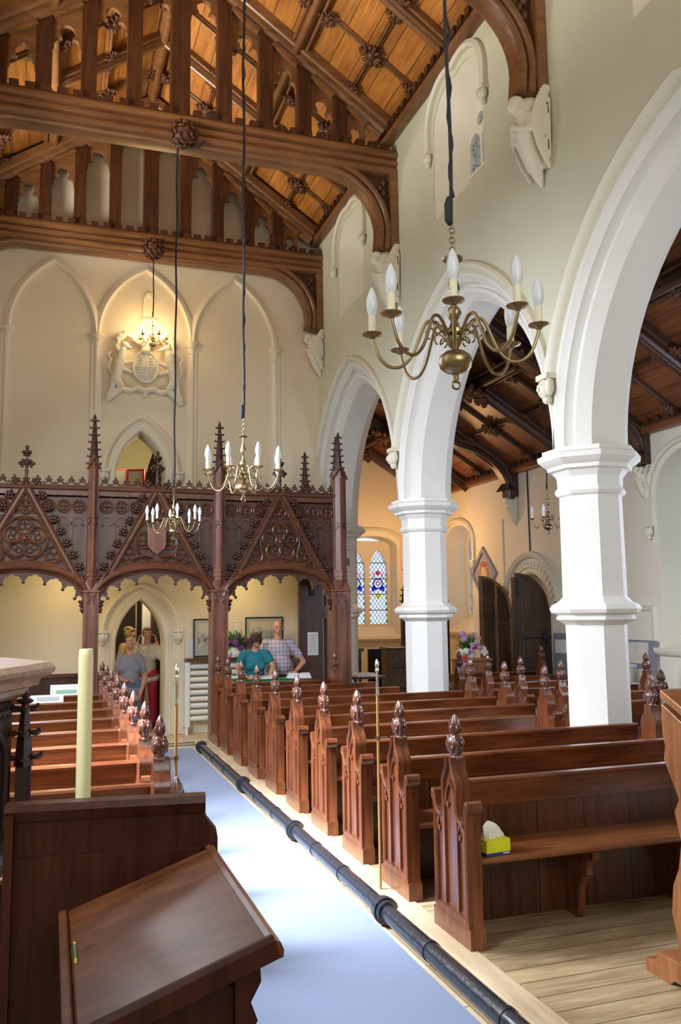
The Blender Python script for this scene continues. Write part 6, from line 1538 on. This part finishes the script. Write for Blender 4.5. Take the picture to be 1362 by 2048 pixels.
# plaid shirt
PLD, n, l, b = newmat('plaid_shirt')
tc = n.new('ShaderNodeTexCoord'); sx = n.new('ShaderNodeSeparateXYZ'); l.new(tc.outputs['Object'], sx.inputs[0])
def stripes(sock, per, wid, ph=0):
    a = n.new('ShaderNodeMath'); a.operation = 'MULTIPLY_ADD'; l.new(sock, a.inputs[0]); a.inputs[1].default_value = 1/per; a.inputs[2].default_value = ph
    f = n.new('ShaderNodeMath'); f.operation = 'FRACT'; l.new(a.outputs[0], f.inputs[0]); g = n.new('ShaderNodeMath'); g.operation = 'LESS_THAN'; l.new(f.outputs[0], g.inputs[0]); g.inputs[1].default_value = wid; return g.outputs[0]
def addn(a, b_):
    k = n.new('ShaderNodeMath'); k.operation = 'ADD'; l.new(a, k.inputs[0]); l.new(b_, k.inputs[1]); return k.outputs[0]
tot = addn(stripes(sx.outputs['X'], .055, .22), stripes(sx.outputs['Z'], .055, .22))
tot2 = addn(stripes(sx.outputs['X'], .055, .08, .5), stripes(sx.outputs['Z'], .055, .08, .5))
r = n.new('ShaderNodeValToRGB'); r.color_ramp.interpolation = 'CONSTANT'; r.color_ramp.elements[0].color = (.72, .69, .74, 1); r.color_ramp.elements[1].position = .45; r.color_ramp.elements[1].color = (.36, .33, .62, 1); q_ = r.color_ramp.elements.new(.95); q_.color = (.16, .15, .42, 1)
hf = n.new('ShaderNodeMath'); hf.operation = 'MULTIPLY'; hf.inputs[1].default_value = .5; l.new(tot, hf.inputs[0]); l.new(hf.outputs[0], r.inputs['Fac'])
mx = n.new('ShaderNodeMix'); mx.data_type = 'RGBA'; cl2 = n.new('ShaderNodeMath'); cl2.operation = 'MINIMUM'; cl2.inputs[1].default_value = 1; l.new(tot2, cl2.inputs[0]); l.new(cl2.outputs[0], mx.inputs[0]); l.new(r.outputs['Color'], mx.inputs[6]); mx.inputs[7].default_value = (.55, .36, .34, 1)
l.new(mx.outputs[2], b.inputs['Base Color']); b.inputs['Roughness'].default_value = .8
GREYH = plain('grey_hair', (.55, .52, .48), .7, bump=.5, bscale=120); BRNH = plain('brown_hair', (.075, .032, .018), .5, bump=.5, bscale=120); BLND = plain('blonde_grey_hair', (.50, .40, .20), .6, bump=.5, bscale=120); MIDB = plain('mid_brown_hair', (.22, .12, .06), .6, bump=.5, bscale=120)
SKM = skinmat('ruddy_skin', (.72, .34, .22)); SKF = skinmat('fair_skin', (.66, .36, .25)); SKT = skinmat('tanned_skin', (.52, .26, .16))
bob = [((0, .03, .045), (.098, .100, .082)), ((-.080, .01, -.02), (.036, .062, .085)), ((.080, .01, -.02), (.036, .062, .085)), ((0, .075, -.02), (.085, .048, .095)), ((-.03, -.070, .058), (.045, .028, .026)), ((.03, -.070, .058), (.045, .028, .026)), ((-.072, -.045, .0), (.024, .030, .07)), ((.072, -.045, .0), (.024, .030, .07))]
short = [((0, .035, .050), (.086, .092, .074)), ((-.066, .03, .0), (.026, .055, .05)), ((.066, .03, .0), (.026, .055, .05)), ((0, .08, -.01), (.07, .04, .07)), ((0, -.05, .082), (.065, .035, .028))]
# the man, hands on hips
H = 1.605
person('elderly balding man in a blue and white checked shirt, hand on hip behind the table', (3.13, 12.12, 0), H, RAD(-8), SKM, PLD, plain('stone_trousers', (.42, .42, .42), .8), GREYH,
       [((-.070, .02, .035), (.016, .04, .03)), ((.070, .02, .035), (.016, .04, .03)), ((0, .085, -.02), (.06, .02, .04))] and [((-.072, .035, -.002), (.014, .035, .035)), ((.072, .035, -.002), (.014, .035, .035)), ((0, .088, -.02), (.055, .022, .035))],
       [((-.27, .03, 1.00), (-.24, -.04, .78), (0, -.2, -1), (-1, 0, 0), .4), ((.38, .04, 1.00), (.235, -.045, .855), (-.7, -.45, -.55), (.5, -.75, .3), .5)], sw=.215, belly=.065, glasses=True, belt=True, head_rot=(0, 0, .05), sleeve=.62)
wt = MB().torus((0, 0, 0), .030, .006, (.5, 0, .5), 16, 6)
# woman reading
person('dark-haired woman in a teal top bending over the book on the green cloth', (2.72, 11.90, 0), 1.47, RAD(-4), SKF, plain('teal_top', (.02, .25, .33), .7, var=.3, vscale=40), plain('navy_trousers', (.06, .07, .12), .8), BRNH, bob,
       [((-.25, -.17, .97), (-.16, -.33, .86), (.35, -1, -.12), (0, 0, 1), .3), ((.25, -.17, .97), (.17, -.33, .86), (-.35, -1, -.12), (0, 0, 1), .3)], sw=.185, lean=RAD(17), head_rot=(RAD(24), 0, RAD(6)), fem=1, sleeve=.5, glasses=True)
# women in the doorway
person('short woman with pale hair in a grey t-shirt and blue jeans before the doorway', (1.055, 12.32, 0), 1.41, RAD(-6), SKT, plain('grey_tee', (.23, .23, .26), .8), plain('jeans', (.08, .14, .22), .8), BLND, short,
       [((-.185, .0, .86), (-.06, -.17, .82), (.8, -.4, .15), (0, 0, 1), .7), ((.205, .01, .84), (.15, -.10, .64), (-.3, -.2, -1), (.8, -.5, 0), .6)], sw=.155, belly=.02, head_rot=(RAD(12), 0, RAD(-20)), fem=1, sleeve=.6)
person('smiling woman with raised hands and red trousers standing inside the doorway', (1.405, 13.45, 0), 1.525, RAD(-4), SKF, plain('pale_blouse', (.58, .54, .44), .8, var=.25, vscale=20), plain('red_trousers', (.40, .015, .04), .7), MIDB, short,
       [((-.20, -.10, 1.06), (-.135, -.02, 1.29), (.15, .0, 1), (-1, 0, .2), .7), ((.20, -.10, 1.06), (.140, -.02, 1.29), (-.15, .0, 1), (1, 0, .2), .7)], sw=.175, fem=1, sleeve=1.6, smile=1, head_rot=(0, 0, RAD(4)))
person('partly hidden person in a tan top between the two women of the doorway', (1.165, 13.85, 0), 1.53, RAD(50), SKT, plain('tan_top', (.55, .38, .18), .8), plain('khaki_trousers', (.18, .15, .09), .8), plain('sandy_tousled_hair', (.34, .27, .12), .8, bump=.8, bscale=60),
       bob+[((-.05, -.02, .09), (.06, .05, .035)), ((.06, .03, .08), (.05, .05, .04))], [((-.24, .02, .96), (-.20, -.08, .76), (0, -.2, -1), (-1, 0, 0), .5), ((.24, .02, .96), (.20, -.08, .76), (0, -.2, -1), (1, 0, 0), .5)], sw=.17, fem=1, sleeve=.6)
